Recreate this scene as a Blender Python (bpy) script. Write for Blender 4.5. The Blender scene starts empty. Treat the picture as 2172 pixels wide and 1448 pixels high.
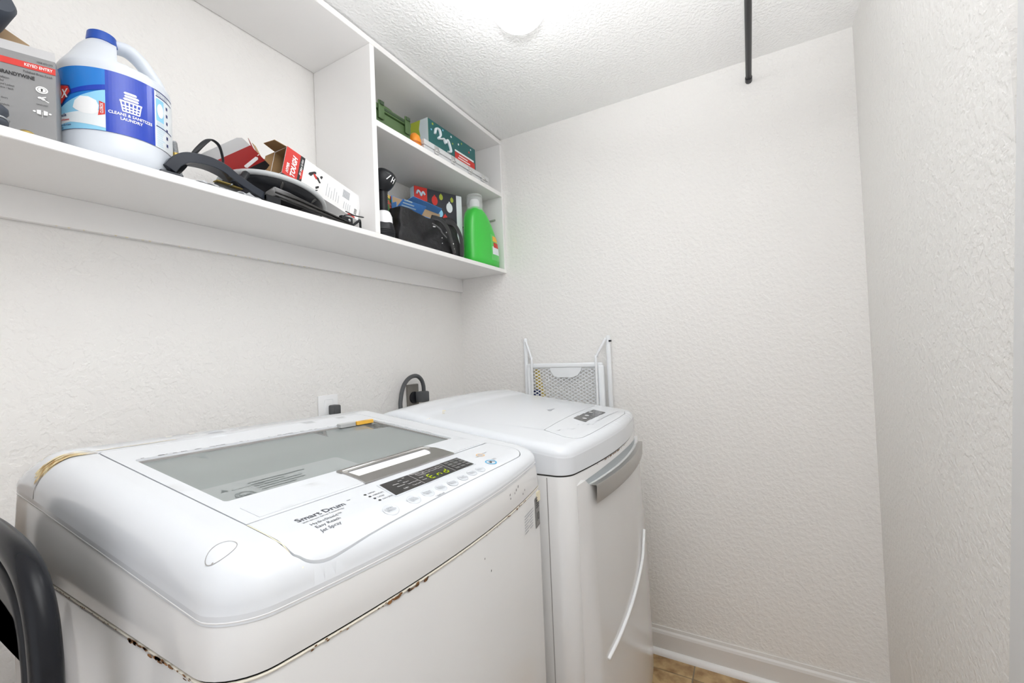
import bpy, bmesh, math, random
from mathutils import Vector, Matrix, noise
from mathutils.geometry import delaunay_2d_cdt
import numpy as np

random.seed(7)
S = bpy.context.scene
COL = S.collection
PI = math.pi

# ------------------------------------------------------------------ camera
h, p, r = math.radians(29.2315458), math.radians(1.11264393), math.radians(2.40140606)
fw = Vector((math.cos(h) * math.cos(p), math.sin(h) * math.cos(p), math.sin(p)))
rt = Vector((math.sin(h), -math.cos(h), 0))
dn = fw.cross(rt)
c_, s_ = math.cos(r), math.sin(r)
R_, D_ = c_ * rt + s_ * dn, -s_ * rt + c_ * dn
cam_d = bpy.data.cameras.new('camera')
cam_d.sensor_width = 36.0
cam_d.lens = 903.3363 / 2172 * 36.0
cam_d.clip_start = 0.02
cam = bpy.data.objects.new('camera', cam_d)
COL.objects.link(cam)
M = Matrix.Identity(4)
for i in range(3):
    M[i][0], M[i][1], M[i][2] = R_[i], -D_[i], -fw[i]
M[0][3], M[1][3], M[2][3] = 0.0, 0.0, 1.35
cam.matrix_world = M
S.camera = cam

# ------------------------------------------------------------------ world and exposure
W = bpy.data.worlds.new('world')
S.world = W
W.use_nodes = True
W.node_tree.nodes['Background'].inputs[0].default_value = (0.93, 0.95, 1.0, 1)
W.node_tree.nodes['Background'].inputs[1].default_value = 1.15
S.view_settings.view_transform = 'Standard'
S.view_settings.look = 'None'
S.view_settings.gamma = 1
S.view_settings.use_curve_mapping = False
S.view_settings.exposure = 0.05
GLOBE = 13.5
# unseen fill lamp, added above the camera to brighten washer and shelf via ceiling
fl_d = bpy.data.lights.new('bounce_fill', 'AREA')
fl_d.shape = 'DISK'
fl_d.size = 0.14
fl_d.energy = 20.0
fl_d.color = (0.97, 0.985, 1.0)
fl_d.spread = math.radians(98)
fl_o = bpy.data.objects.new('bounce_fill', fl_d)
COL.objects.link(fl_o)
fl_o.location = (-0.06, -0.02, 1.50)
fl_o.rotation_euler = Vector((math.sin(math.radians(22)), 0, math.cos(math.radians(22)))).to_track_quat('-Z', 'Y').to_euler()
S.cycles.max_bounces = 10
S.cycles.diffuse_bounces = 6

# ------------------------------------------------------------------ materials
MATS = {}


def mat(name, col, rough=0.5, metal=0.0, spec=0.5, coat=0.0, sss=0.0):
    if name in MATS:
        return MATS[name]
    m = bpy.data.materials.new(name)
    m.use_nodes = True
    b = m.node_tree.nodes['Principled BSDF']
    b.inputs['Base Color'].default_value = (*col, 1)
    b.inputs['Roughness'].default_value = rough
    b.inputs['Metallic'].default_value = metal
    b.inputs['Specular IOR Level'].default_value = spec
    b.inputs['Coat Weight'].default_value = coat
    b.inputs['Subsurface Weight'].default_value = sss
    MATS[name] = m
    return m


def nd(m, t, **kw):
    n = m.node_tree.nodes.new(t)
    for k, v in kw.items():
        if k in n.inputs:
            n.inputs[k].default_value = v
        else:
            setattr(n, k, v)
    return n


def lk(m, a, b):
    m.node_tree.links.new(a, b)


def bsdf(m):
    return m.node_tree.nodes['Principled BSDF']


def coords(m, obj=True):
    return nd(m, 'ShaderNodeTexCoord').outputs['Object' if obj else 'Generated']


def vary(m, scale, c1, c2, lo=0.4, hi=0.6, detail=4.0):
    """mottle the base colour between two colours"""
    n = nd(m, 'ShaderNodeTexNoise', Scale=scale, Detail=detail)
    lk(m, coords(m), n.inputs['Vector'])
    rp = nd(m, 'ShaderNodeValToRGB')
    rp.color_ramp.elements[0].position, rp.color_ramp.elements[1].position = lo, hi
    rp.color_ramp.elements[0].color, rp.color_ramp.elements[1].color = (*c1, 1), (*c2, 1)
    lk(m, n.outputs['Fac'], rp.inputs['Fac'])
    lk(m, rp.outputs['Color'], bsdf(m).inputs['Base Color'])
    return rp


def bump(m, scale, dist, lo=0.45, hi=0.6, strength=1.0, detail=3.0):
    n = nd(m, 'ShaderNodeTexNoise', Scale=scale, Detail=detail)
    lk(m, coords(m), n.inputs['Vector'])
    rp = nd(m, 'ShaderNodeValToRGB')
    rp.color_ramp.elements[0].position, rp.color_ramp.elements[1].position = lo, hi
    lk(m, n.outputs['Fac'], rp.inputs['Fac'])
    b = nd(m, 'ShaderNodeBump', Strength=strength, Distance=dist)
    lk(m, rp.outputs['Color'], b.inputs['Height'])
    lk(m, b.outputs['Normal'], bsdf(m).inputs['Normal'])


PLASTER = mat('wall_paint', (0.885, 0.872, 0.852), 0.6, spec=0.35)
bump(PLASTER, 62, 0.0018, 0.42, 0.60, 0.5)
CEIL = mat('ceiling_paint', (0.945, 0.945, 0.94), 0.85, spec=0.2)
bump(CEIL, 95, 0.0022, 0.4, 0.62, 0.55)
WHITEPAINT = mat('white_gloss_paint', (0.90, 0.89, 0.88), 0.38)
bump(WHITEPAINT, 30, 0.0006, 0.3, 0.7, 0.25)
TRIM = mat('white_trim_paint', (0.80, 0.785, 0.765), 0.4)
CASING = mat('smooth_grey_white_paint', (0.74, 0.745, 0.75), 0.5)
GROUT = mat('grey_brown_grout', (0.30, 0.25, 0.18), 0.8)
TILE = mat('tan_mottled_tile', (0.45, 0.3, 0.15), 0.45)
vary(TILE, 17, (0.30, 0.17, 0.07), (0.60, 0.42, 0.21), 0.36, 0.62, 8)
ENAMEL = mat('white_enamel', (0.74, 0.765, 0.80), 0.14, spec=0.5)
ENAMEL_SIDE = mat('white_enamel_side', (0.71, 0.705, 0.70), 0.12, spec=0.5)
CREAM = mat('cream_edge_bead', (0.82, 0.78, 0.68), 0.4)
DARKGAP = mat('dark_gap', (0.05, 0.048, 0.045), 0.9)
SEAMGREY = mat('grey_seam', (0.35, 0.34, 0.33), 0.8)
RUST = mat('rust', (0.16, 0.07, 0.025), 0.9)
vary(RUST, 160, (0.04, 0.02, 0.012), (0.36, 0.17, 0.06), 0.35, 0.65)
GLUE = mat('yellow_brown_glue_stain', (0.62, 0.40, 0.12), 0.5)
vary(GLUE, 70, (0.45, 0.25, 0.05), (0.86, 0.72, 0.42), 0.35, 0.6)
PALEGLUE = mat('pale_yellow_stain', (0.86, 0.79, 0.60), 0.4)
METAL = mat('brushed_steel', (0.50, 0.485, 0.465), 0.36, 1.0)
CHROME = mat('chrome', (0.78, 0.78, 0.78), 0.12, 1.0)
STEEL = mat('drum_steel', (0.52, 0.54, 0.53), 0.35, 0.7)
TUBP = mat('tub_grey_plastic', (0.50, 0.52, 0.51), 0.5)
BLACKG = mat('black_gloss_panel', (0.028, 0.027, 0.026), 0.16)
GREYKEY = mat('dark_grey_key', (0.12, 0.12, 0.12), 0.35)
INK = mat('dark_grey_ink', (0.055, 0.06, 0.075), 0.6)
INKL = mat('light_grey_ink', (0.42, 0.44, 0.47), 0.6)
PALEINK = mat('pale_white_print', (0.75, 0.76, 0.77), 0.5)
BTN = mat('white_button_ring', (0.68, 0.71, 0.75), 0.25)
ORANGE = mat('orange_print', (0.90, 0.55, 0.22), 0.5)
CYAN = mat('cyan_print', (0.07, 0.44, 0.72), 0.4)
YELLOWCAP = mat('amber_plastic', (0.90, 0.50, 0.06), 0.4)
GREYP = mat('grey_plastic', (0.45, 0.46, 0.46), 0.5)
CORD = mat('dark_grey_cord', (0.085, 0.09, 0.095), 0.5)
OUTBOX = mat('grey_brown_outlet', (0.20, 0.185, 0.165), 0.5)
WPLAST = mat('white_plastic', (0.92, 0.93, 0.94), 0.4)
WCOAT = mat('white_coated_steel', (0.90, 0.925, 0.95), 0.35)
BLACKP = mat('black_plastic', (0.014, 0.015, 0.018), 0.36, spec=0.3)
BLACKGLOSS = mat('black_gloss_plastic', (0.012, 0.013, 0.016), 0.26, spec=0.22)
SLATE = mat('slate_plastic', (0.055, 0.065, 0.085), 0.55)
NAVYBLK = mat('blue_black_enamel', (0.025, 0.03, 0.042), 0.18)
BROWNJUNK = mat('dark_rusty_brown', (0.10, 0.045, 0.02), 0.9)
KRAFT = mat('kraft_cardboard', (0.50, 0.35, 0.21), 0.8)
KRAFTD = mat('brown_cardboard_inside', (0.33, 0.20, 0.09), 0.85)
BOXGREY = mat('grey_printed_card', (0.27, 0.27, 0.275), 0.55)
BOXFLAP = mat('light_grey_card', (0.56, 0.56, 0.57), 0.6)
REDP = mat('red_print', (0.66, 0.035, 0.025), 0.5)
REDDARK = mat('deep_red_print', (0.36, 0.02, 0.02), 0.45)
BLACKINK = mat('black_print', (0.012, 0.012, 0.014), 0.5)
WHITEINK = mat('white_print', (0.88, 0.88, 0.88), 0.5)
BLUELAB = mat('royal_blue_label', (0.012, 0.055, 0.48), 0.22)
AZURE = mat('azure_label', (0.02, 0.21, 0.66), 0.25)
SKYLAB = mat('pale_sky_label', (0.30, 0.66, 0.90), 0.3)
LABWHITE = mat('white_label_paper', (0.82, 0.87, 0.90), 0.3)
LABPALE = mat('pale_blue_label', (0.62, 0.80, 0.92), 0.3)
NAVY = mat('navy_print', (0.015, 0.03, 0.16), 0.4)
JUG = mat('translucent_white_hdpe', (0.70, 0.745, 0.81), 0.33, sss=0.0)
CAPBLUE = mat('blue_cap_plastic', (0.01, 0.075, 0.42), 0.35)
GREENB = mat('bright_green_plastic', (0.055, 0.58, 0.065), 0.28)
GREENL = mat('lighter_green_plastic', (0.13, 0.62, 0.15), 0.3)
DKGREEN = mat('olive_green_plastic', (0.07, 0.13, 0.045), 0.5)
DKGREEN2 = mat('dark_olive_plastic', (0.03, 0.06, 0.025), 0.5)
TEAL = mat('dark_teal_card', (0.012, 0.12, 0.12), 0.4)
LIME = mat('lime_card', (0.40, 0.47, 0.045), 0.5)
PALECARD = mat('pale_blue_grey_card', (0.62, 0.70, 0.74), 0.5)
SILVER = mat('silver_case', (0.70, 0.71, 0.72), 0.35, 0.3)
ORANGEP = mat('orange_plastic', (0.90, 0.30, 0.02), 0.45)
FABRIC = mat('black_nylon_fabric', (0.012, 0.012, 0.014), 0.62)
bump(FABRIC, 26, 0.006, 0.35, 0.7, 0.6)
BLUECARD = mat('light_blue_card', (0.10, 0.30, 0.75), 0.45)
GIFTBLK = mat('charcoal_gift_paper', (0.03, 0.032, 0.045), 0.35)
SILVBRITE = mat('crumpled_clear_film', (0.72, 0.74, 0.77), 0.25, 0.2)
BRASS = mat('dull_brass', (0.45, 0.33, 0.10), 0.4, 0.9)
ZINC = mat('zinc_steel', (0.50, 0.52, 0.54), 0.32, 1.0)
RIMGREY = mat('light_grey_rim', (0.55, 0.57, 0.58), 0.3)
YELLOWB = mat('yellow_film', (0.80, 0.60, 0.14), 0.45)
MULTI = mat('festive_print', (0.2, 0.4, 0.15), 0.4)
rp_ = vary(MULTI, 55, (0.06, 0.22, 0.06), (0.8, 0.78, 0.7), 0.3, 0.75)
e_ = rp_.color_ramp.elements.new(0.50)
e_.color = (0.12, 0.30, 0.10, 1)
e_ = rp_.color_ramp.elements.new(0.58)
e_.color = (0.70, 0.05, 0.05, 1)

GLASS = bpy.data.materials.new('grey_tinted_glass')
GLASS.use_nodes = True
nt = GLASS.node_tree
nt.nodes.remove(nt.nodes['Principled BSDF'])
tr = nd(GLASS, 'ShaderNodeBsdfTransparent')
tr.inputs[0].default_value = (0.60, 0.64, 0.63, 1)
gl = nd(GLASS, 'ShaderNodeBsdfGlossy', Roughness=0.02)
hz = nd(GLASS, 'ShaderNodeBsdfDiffuse')
hz.inputs[0].default_value = (0.56, 0.61, 0.605, 1)
fr = nd(GLASS, 'ShaderNodeFresnel', IOR=1.5)
mx0 = nd(GLASS, 'ShaderNodeMixShader')
mx0.inputs[0].default_value = 0.50
lk(GLASS, tr.outputs[0], mx0.inputs[1])
lk(GLASS, hz.outputs[0], mx0.inputs[2])
mx = nd(GLASS, 'ShaderNodeMixShader')
lk(GLASS, fr.outputs[0], mx.inputs[0])
lk(GLASS, mx0.outputs[0], mx.inputs[1])
lk(GLASS, gl.outputs[0], mx.inputs[2])
lk(GLASS, mx.outputs[0], nt.nodes['Material Output'].inputs[0])

FILM = bpy.data.materials.new('milky_film')
FILM.use_nodes = True
nt = FILM.node_tree
b_ = nt.nodes['Principled BSDF']
b_.inputs['Base Color'].default_value = (0.66, 0.70, 0.70, 1)
b_.inputs['Roughness'].default_value = 0.3
b_.inputs['Alpha'].default_value = 0.38

CLEAR = bpy.data.materials.new('clear_plastic')
CLEAR.use_nodes = True
b_ = CLEAR.node_tree.nodes['Principled BSDF']
b_.inputs['Base Color'].default_value = (0.85, 0.88, 0.88, 1)
b_.inputs['Roughness'].default_value = 0.12
b_.inputs['Alpha'].default_value = 0.28

LAMP = bpy.data.materials.new('lit_globe_glass')
LAMP.use_nodes = True
nt = LAMP.node_tree
nt.nodes.remove(nt.nodes['Principled BSDF'])
em = nd(LAMP, 'ShaderNodeEmission', Strength=GLOBE)
em.inputs[0].default_value = (0.985, 0.985, 1.0, 1)
lk(LAMP, em.outputs[0], nt.nodes['Material Output'].inputs[0])

LCD = bpy.data.materials.new('lit_yellow_green_segments')
LCD.use_nodes = True
nt = LCD.node_tree
nt.nodes.remove(nt.nodes['Principled BSDF'])
em = nd(LCD, 'ShaderNodeEmission', Strength=0.9)
em.inputs[0].default_value = (0.62, 0.80, 0.03, 1)
lk(LCD, em.outputs[0], nt.nodes['Material Output'].inputs[0])


# ------------------------------------------------------------------ builders
def tag(o, label=None, cat=None, group=None, kind=None):
    if label: o['label'] = label
    if cat: o['category'] = cat
    if group: o['group'] = group
    if kind: o['kind'] = kind
    return o


def thing(name, loc, label, cat, rot=(0, 0, 0), group=None):
    o = bpy.data.objects.new(name, None)
    o.empty_display_size = 0.05
    COL.objects.link(o)
    o.location = loc
    o.rotation_euler = rot
    o.matrix_world = Matrix.LocRotScale(Vector(loc), __import__('mathutils').Euler(rot), None)
    return tag(o, label, cat, group)


def root_of(o):
    while o.parent: o = o.parent
    return o


def finish(name, me, m, parent=None, world=False, smooth=False, kind=None):
    if world and parent is not None:
        mw = Matrix.Identity(4)
        chain = []
        q = parent
        while q is not None:
            chain.append(q.matrix_basis.copy())
            q = q.parent
        for x in reversed(chain): mw = mw @ x
        me.transform(mw.inverted())
    o = bpy.data.objects.new(name, me)
    COL.objects.link(o)
    for mm in (m if isinstance(m, (list, tuple)) else [m]):
        me.materials.append(mm)
    if parent is not None: o.parent = parent
    if smooth:
        for f in me.polygons: f.use_smooth = True
    if kind: o['kind'] = kind
    return o


def obj(name, bm, m, parent=None, world=False, smooth=False, angle=None, kind=None):
    bmesh.ops.recalc_face_normals(bm, faces=bm.faces[:])
    me = bpy.data.meshes.new(name)
    if angle is not None:
        for f in bm.faces: f.smooth = True
        for e in bm.edges:
            if len(e.link_faces) == 2 and e.calc_face_angle(0) > math.radians(angle):
                e.smooth = False
    bm.to_mesh(me)
    bm.free()
    return finish(name, me, m, parent, world, smooth, kind)


def B():
    return bmesh.new()


def box(bm, x0, x1, y0, y1, z0, z1, bev=0.0, seg=2, mtx=None):
    t = B()
    bmesh.ops.create_cube(t, size=1)
    for v in t.verts:
        v.co = Vector(((x0 + x1) / 2 + v.co.x * (x1 - x0), (y0 + y1) / 2 + v.co.y * (y1 - y0), (z0 + z1) / 2 + v.co.z * (z1 - z0)))
    if bev:
        bmesh.ops.bevel(t, geom=t.edges[:] + t.verts[:], offset=bev, segments=seg, affect='EDGES', profile=0.5)
    if mtx is not None: bmesh.ops.transform(t, matrix=mtx, verts=t.verts[:])
    me = bpy.data.meshes.new('tmp')
    t.to_mesh(me)
    t.free()
    bm.from_mesh(me)
    bpy.data.meshes.remove(me)
    return bm


def loft(bm, rings, cap0=True, cap1=True, closed=True):
    vs = [[bm.verts.new(q) for q in ring] for ring in rings]
    n = len(vs[0])
    for a, b in zip(vs[:-1], vs[1:]):
        for i in range(n if closed else n - 1):
            j = (i + 1) % n
            bm.faces.new((a[i], a[j], b[j], b[i]))
    if cap0: bm.faces.new(vs[0][::-1])
    if cap1: bm.faces.new(vs[-1])
    return bm


def lathe(bm, prof, seg=32, c=(0, 0, 0), sx=1, sy=1, cap0=True, cap1=True, mtx=None, pw=2.0):
    rings = []
    for rr, zz in prof:
        ring = []
        for i in range(seg):
            a = 2 * PI * i / seg
            ca, sa = math.cos(a), math.sin(a)
            k = (abs(ca) ** pw + abs(sa) ** pw) ** (-1 / pw)
            q = Vector((c[0] + rr * k * ca * sx, c[1] + rr * k * sa * sy, c[2] + zz))
            ring.append(mtx @ q if mtx is not None else q)
        rings.append(ring)
    return loft(bm, rings, cap0, cap1)


def tube(bm, pts, rad, seg=10, flat=1.0, up=None, closed=False, rads=None):
    pts = [Vector(q) for q in pts]
    n = len(pts)
    rings = []
    prev = None
    for i, q in enumerate(pts):
        if closed:
            d = pts[(i + 1) % n] - pts[i - 1]
        else:
            d = pts[min(i + 1, n - 1)] - pts[max(i - 1, 0)]
        d.normalize()
        if up is not None:
            a = Vector(up) - d * d.dot(Vector(up))
        elif prev is None:
            a = Vector((0, 0, 1)) if abs(d.z) < 0.9 else Vector((1, 0, 0))
            a = a - d * d.dot(a)
        else:
            a = prev - d * d.dot(prev)
        a.normalize()
        prev = a
        b = d.cross(a)
        rr = rads[i] if rads else rad
        rings.append([q + a * (rr * math.cos(2 * PI * k / seg)) + b * (rr * flat * math.sin(2 * PI * k / seg)) for k in range(seg)])
    if closed: rings.append(rings[0])
    if closed:
        vs = [[bm.verts.new(q) for q in ring] for ring in rings[:-1]]
        m_ = len(vs)
        for i in range(m_):
            for k in range(seg):
                bm.faces.new((vs[i][k], vs[i][(k + 1) % seg], vs[(i + 1) % m_][(k + 1) % seg], vs[(i + 1) % m_][k]))
        return bm
    return loft(bm, rings)


def smooth_path(pts, n=8):
    """Catmull-Rom through the points"""
    pts = [Vector(q) for q in pts]
    P = [pts[0] * 2 - pts[1]] + pts + [pts[-1] * 2 - pts[-2]]
    out = []
    for i in range(1, len(P) - 2):
        for k in range(n):
            t = k / n
            out.append(0.5 * ((2 * P[i]) + (P[i + 1] - P[i - 1]) * t + (2 * P[i - 1] - 5 * P[i] + 4 * P[i + 1] - P[i + 2]) * t * t + (3 * P[i] - P[i - 1] - 3 * P[i + 1] + P[i + 2]) * t ** 3))
    out.append(pts[-1])
    return out


def frame(o, u, v):
    u = Vector(u).normalized()
    v = Vector(v)
    v = (v - u * u.dot(v)).normalized()
    w = u.cross(v)
    m = Matrix.Identity(4)
    for i in range(3):
        m[i][0], m[i][1], m[i][2], m[i][3] = u[i], v[i], w[i], o[i]
    return m


def text_mesh(body, size, align='LEFT', bold=0.0, shear=0.0, sx=1.0, extr=0.0004):
    cu = bpy.data.curves.new('text', 'FONT')
    cu.body = body
    cu.size = size
    cu.align_x = align
    cu.align_y = 'CENTER'
    cu.offset = bold * size
    cu.shear = shear
    cu.resolution_u = 2
    cu.space_line = 0.85
    o = bpy.data.objects.new('text', cu)
    COL.objects.link(o)
    dg = bpy.context.evaluated_depsgraph_get()
    dg.update()
    me = bpy.data.meshes.new_from_object(o.evaluated_get(dg))
    bpy.data.objects.remove(o)
    bpy.data.curves.remove(cu)
    for v in me.vertices:
        v.co.x *= sx
    return me


def text_bm(bm, body, size, mtx, **kw):
    me = text_mesh(body, size, **kw)
    me.transform(mtx)
    bm.from_mesh(me)
    bpy.data.meshes.remove(me)
    return bm


def polygon(bm, pts, mtx=None):
    vs = [bm.verts.new((mtx @ Vector((q[0], q[1], q[2] if len(q) > 2 else 0))) if mtx is not None else Vector(q)) for q in pts]
    return bm.faces.new(vs)


def slab(bm, pts, t, mtx):
    """a 2-D outline given thickness t along the frame's normal"""
    loft(bm, [[mtx @ Vector((a, b, 0)) for a, b in pts], [mtx @ Vector((a, b, t)) for a, b in pts]])
    return bm


def rrect(x0, x1, y0, y1, rad, n=5):
    out = []
    for cx, cy, a0 in ((x1 - rad, y1 - rad, 0), (x0 + rad, y1 - rad, 90), (x0 + rad, y0 + rad, 180), (x1 - rad, y0 + rad, 270)):
        for k in range(n + 1):
            a = math.radians(a0 + 90 * k / n)
            out.append((cx + rad * math.cos(a), cy + rad * math.sin(a)))
    return out


def circle(cx, cy, rx, ry=None, n=24):
    ry = ry or rx
    return [(cx + rx * math.cos(2 * PI * k / n), cy + ry * math.sin(2 * PI * k / n)) for k in range(n)]


def inside(P, poly):
    poly = np.asarray(poly)
    x, y = P[:, 0], P[:, 1]
    c = np.zeros(len(P), bool)
    j = len(poly) - 1
    for i in range(len(poly)):
        xi, yi = poly[i]
        xj, yj = poly[j]
        if yi != yj:
            c ^= ((yi > y) != (yj > y)) & (x < (xj - xi) * (y - yi) / (yj - yi) + xi)
        j = i
    return c


def edist(P, poly):
    P = np.asarray(P, float).reshape(-1, 2)
    poly = np.asarray(poly)
    best = np.full(len(P), 1e9)
    for a, b in zip(poly, np.roll(poly, -1, 0)):
        d = b - a
        t = np.clip(((P - a) @ d) / max(d @ d, 1e-12), 0, 1)
        best = np.minimum(best, np.hypot(*(P - a - t[:, None] * d).T))
    return best


def densify(poly, step):
    out = []
    for a, b in zip(poly, poly[1:] + poly[:1]):
        n = max(1, int(math.hypot(b[0] - a[0], b[1] - a[1]) / step))
        for k in range(n):
            out.append((a[0] + (b[0] - a[0]) * k / n, a[1] + (b[1] - a[1]) * k / n))
    return out


def plate(name, outer, holes, zf, m, parent, thick=0.006, grid=0.03, insets=(), step=0.02):
    """thin plate over a 2-D outline (with holes) following the height function zf"""
    outer = densify(outer, step)
    holes = [densify(q, step) for q in holes]
    loops = [outer] + holes
    V, E = [], []
    for L in loops:
        s = len(V)
        V += L
        E += [(s + i, s + (i + 1) % len(L)) for i in range(len(L))]
    A = np.array(outer)
    x0, y0 = A.min(0)
    x1, y1 = A.max(0)
    gx, gy = np.meshgrid(np.arange(x0 + grid / 2, x1, grid), np.arange(y0 + grid / 2, y1, grid))
    G = np.stack([gx.ravel(), gy.ravel()], 1)
    ok = inside(G, outer)
    for H in holes: ok &= ~inside(G, H)
    G = G[ok]
    de = edist(G, outer)
    for H in holes: de = np.minimum(de, edist(G, H))
    mx = max(insets) if insets else 0
    G = G[de > max(0.35 * grid, mx + 0.006)]
    extra = []
    for e in insets:
        n = len(outer)
        for i in range(n):
            a, b, c = np.array(outer[i - 1]), np.array(outer[i]), np.array(outer[(i + 1) % n])
            d = c - a
            nn = np.array([-d[1], d[0]]) / (np.hypot(*d) + 1e-9)
            q = b + nn * e
            if not inside(q[None], outer)[0]: q = b - nn * e
            if edist(q, outer)[0] > 0.9 * e and all(not inside(q[None], H)[0] and edist(q, H)[0] > 0.0011 for H in holes):
                extra.append(q)
    allv = [Vector(q) for q in V] + [Vector(q) for q in G] + [Vector(q) for q in extra]
    vo, eo, fo, *_ = delaunay_2d_cdt(allv, E, [], 0, 1e-6)
    VO = np.array([[v.x, v.y] for v in vo])
    F = np.array([list(f) for f in fo])
    cen = VO[F].mean(1)
    ok = inside(cen, outer)
    for H in holes: ok &= ~inside(cen, H)
    F = F[ok]
    Z = zf(VO)
    bm = B()
    bv = [bm.verts.new((VO[i, 0], VO[i, 1], Z[i])) for i in range(len(VO))]
    for f in F:
        fc = bm.faces.new([bv[i] for i in f])
        fc.smooth = True
    for v in list(bv):
        if not v.link_faces: bm.verts.remove(v)
    wallN = {}
    for L in loops:
        ZL = zf(np.array(L))
        a = [bm.verts.new((q[0], q[1], z)) for q, z in zip(L, ZL)]
        b = [bm.verts.new((q[0], q[1], z - thick)) for q, z in zip(L, ZL)]
        A_ = np.array(L)
        area = np.sum(A_[:, 0] * np.roll(A_[:, 1], -1) - np.roll(A_[:, 0], -1) * A_[:, 1])
        flip = (area > 0) == (L is outer)
        for i in range(len(L)):
            j = (i + 1) % len(L)
            bm.faces.new((a[i], b[i], b[j], a[j]) if flip else (a[i], a[j], b[j], b[i]))
            tg = np.array(L[j]) - np.array(L[i - 1])
            nv = Vector((tg[1], -tg[0], 0)).normalized() * (1 if flip else -1)
            wallN[(round(L[i][0], 6), round(L[i][1], 6))] = nv
    me = bpy.data.meshes.new(name)
    bm.normal_update()
    for f in bm.faces:
        if f.smooth and f.normal.z < 0: f.normal_flip()
    bm.to_mesh(me)
    bm.free()
    h_ = 0.0009
    C = np.array([[v.co.x, v.co.y] for v in me.vertices])
    gx_ = (zf(C + [h_, 0]) - zf(C - [h_, 0])) / (2 * h_)
    gy_ = (zf(C + [0, h_]) - zf(C - [0, h_])) / (2 * h_)
    nn_ = np.stack([-gx_, -gy_, np.ones(len(C))], 1)
    nn_ /= np.linalg.norm(nn_, axis=1)[:, None]
    ln = []
    for f in me.polygons:
        for vi in f.vertices:
            if f.use_smooth:
                ln.append(tuple(nn_[vi]))
            else:
                co = me.vertices[vi].co
                q = wallN.get((round(co.x, 6), round(co.y, 6)))
                ln.append(tuple(q) if q is not None and q.dot(f.normal) > .7 else tuple(f.normal))
    me.normals_split_custom_set(ln)
    return finish(name, me, m, parent, True)


def tri2d(pts, step):
    L = densify(list(pts), step)
    A = np.array(L)
    x0, y0 = A.min(0)
    x1, y1 = A.max(0)
    gx, gy = np.meshgrid(np.arange(x0 + step / 2, x1, step), np.arange(y0 + step / 2, y1, step))
    G = np.stack([gx.ravel(), gy.ravel()], 1)
    if len(G):
        G = G[inside(G, L)]
    if len(G):
        G = G[edist(G, L) > .35 * step]
    vo, eo, fo, *_ = delaunay_2d_cdt([Vector(q) for q in L] + [Vector(q) for q in G], [(i, (i + 1) % len(L)) for i in range(len(L))], [], 0, 1e-7)
    VO = np.array([[v.x, v.y] for v in vo])
    F = np.array([list(f) for f in fo])
    return VO, F[inside(VO[F].mean(1), L)]


# ------------------------------------------------------------------ the room
X0, X1, Y0, Y1, ZC = -0.95, 1.95, -0.373, 1.41, 2.465


def struct(name, bm, m, angle=None):
    o = obj(name, bm, m, angle=angle)
    o['kind'] = 'structure'
    return o


fl = struct('floor', box(B(), X0 - .1, X1 + .1, Y0 - .6, Y1 + .1, -0.1, -0.003), GROUT)
tb = box(B(), -0.1505, 0.1505, -0.1505, 0.1505, -0.003, 0.0, 0.0012, 1)
tile_me = None
for i in range(10):
    for j in range(6):
        cx, cy = 1.841 + 0.1525 - 0.305 * i, 0.265 + 0.1525 - 0.305 * (j - 3)
        if tile_me is None:
            o = obj('tile', tb, TILE, fl)
            tile_me = o.data
        else:
            o = bpy.data.objects.new('tile', tile_me)
            COL.objects.link(o)
            o.parent = fl
        o.location = (cx, cy, 0)
struct('ceiling', box(B(), X0 - .1, X1 + .1, Y0 - .1, Y1 + .1, ZC, ZC + .1), CEIL)
struct('wall_back', box(B(), X0 - .1, X1 + .1, Y1, Y1 + .1, 0, ZC), PLASTER)
struct('wall_right', box(B(), X1, X1 + .1, Y0, Y1, 0, ZC), PLASTER)
bm = B()
box(bm, X0 - .1, X0, .80, Y1, 0, ZC)
box(bm, X0 - .1, X0, Y0, -.28, 0, ZC)
box(bm, X0 - .1, X0, -.28, .80, 2.08, ZC)  # unseen opening below, added so world light reaches the washer's side
struct('wall_left', bm, PLASTER)
bm = B()
box(bm, 0.96, X1 + .1, Y0 - .1, Y0, 0, ZC)
box(bm, X0 - .1, 0.40, Y0 - .1, Y0, 0, ZC)
box(bm, 0.40, 0.96, Y0 - .1, Y0, 2.08, ZC)
struct('wall_front', bm, PLASTER)
struct('door_1', box(B(), 0.402, 0.958, Y0 - .060, Y0 - .022, 0.006, 2.074, .002, 1), TRIM)  # unseen door, closed to keep world light off the washer front
# casing of the doorway (its edge leans a little) and baseboards
bm = B()
loft(bm, [[(0.86, Y0, 0), (1.147, Y0, 0), (1.147, Y0 + .018, 0), (0.86, Y0 + .018, 0)], [(0.78, Y0, 2.14), (0.839, Y0, 2.14), (0.839, Y0 + .018, 2.14), (0.78, Y0 + .018, 2.14)]])
struct('trim_1', bm, CASING)
bm = B()
base = [(0, 0), (0.014, 0), (0.014, 0.085), (0.011, 0.094), (0.006, 0.100), (0.004, 0.112), (0, 0.113)]
loft(bm, [[(X1 - a, Y0, b) for a, b in base], [(X1 - a, Y1, b) for a, b in base]])
struct('baseboard_right', bm, TRIM)
bm = B()
shoe = [(0.0, 0.0)] + [(0.014 + 0.018 * math.cos(a), 0.022 * math.sin(a)) for a in [k * PI / 12 for k in range(7)]] + [(0.0, 0.022)]
loft(bm, [[(X1 - a, Y0, b) for a, b in shoe], [(X1 - a, Y1, b) for a, b in shoe]])
struct('trim_2', bm, WHITEPAINT, 40)
bm = B()
loft(bm, [[(1.25, Y0 + a, b) for a, b in base], [(X1, Y0 + a, b) for a, b in base]])
struct('baseboard_front', bm, TRIM)

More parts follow.
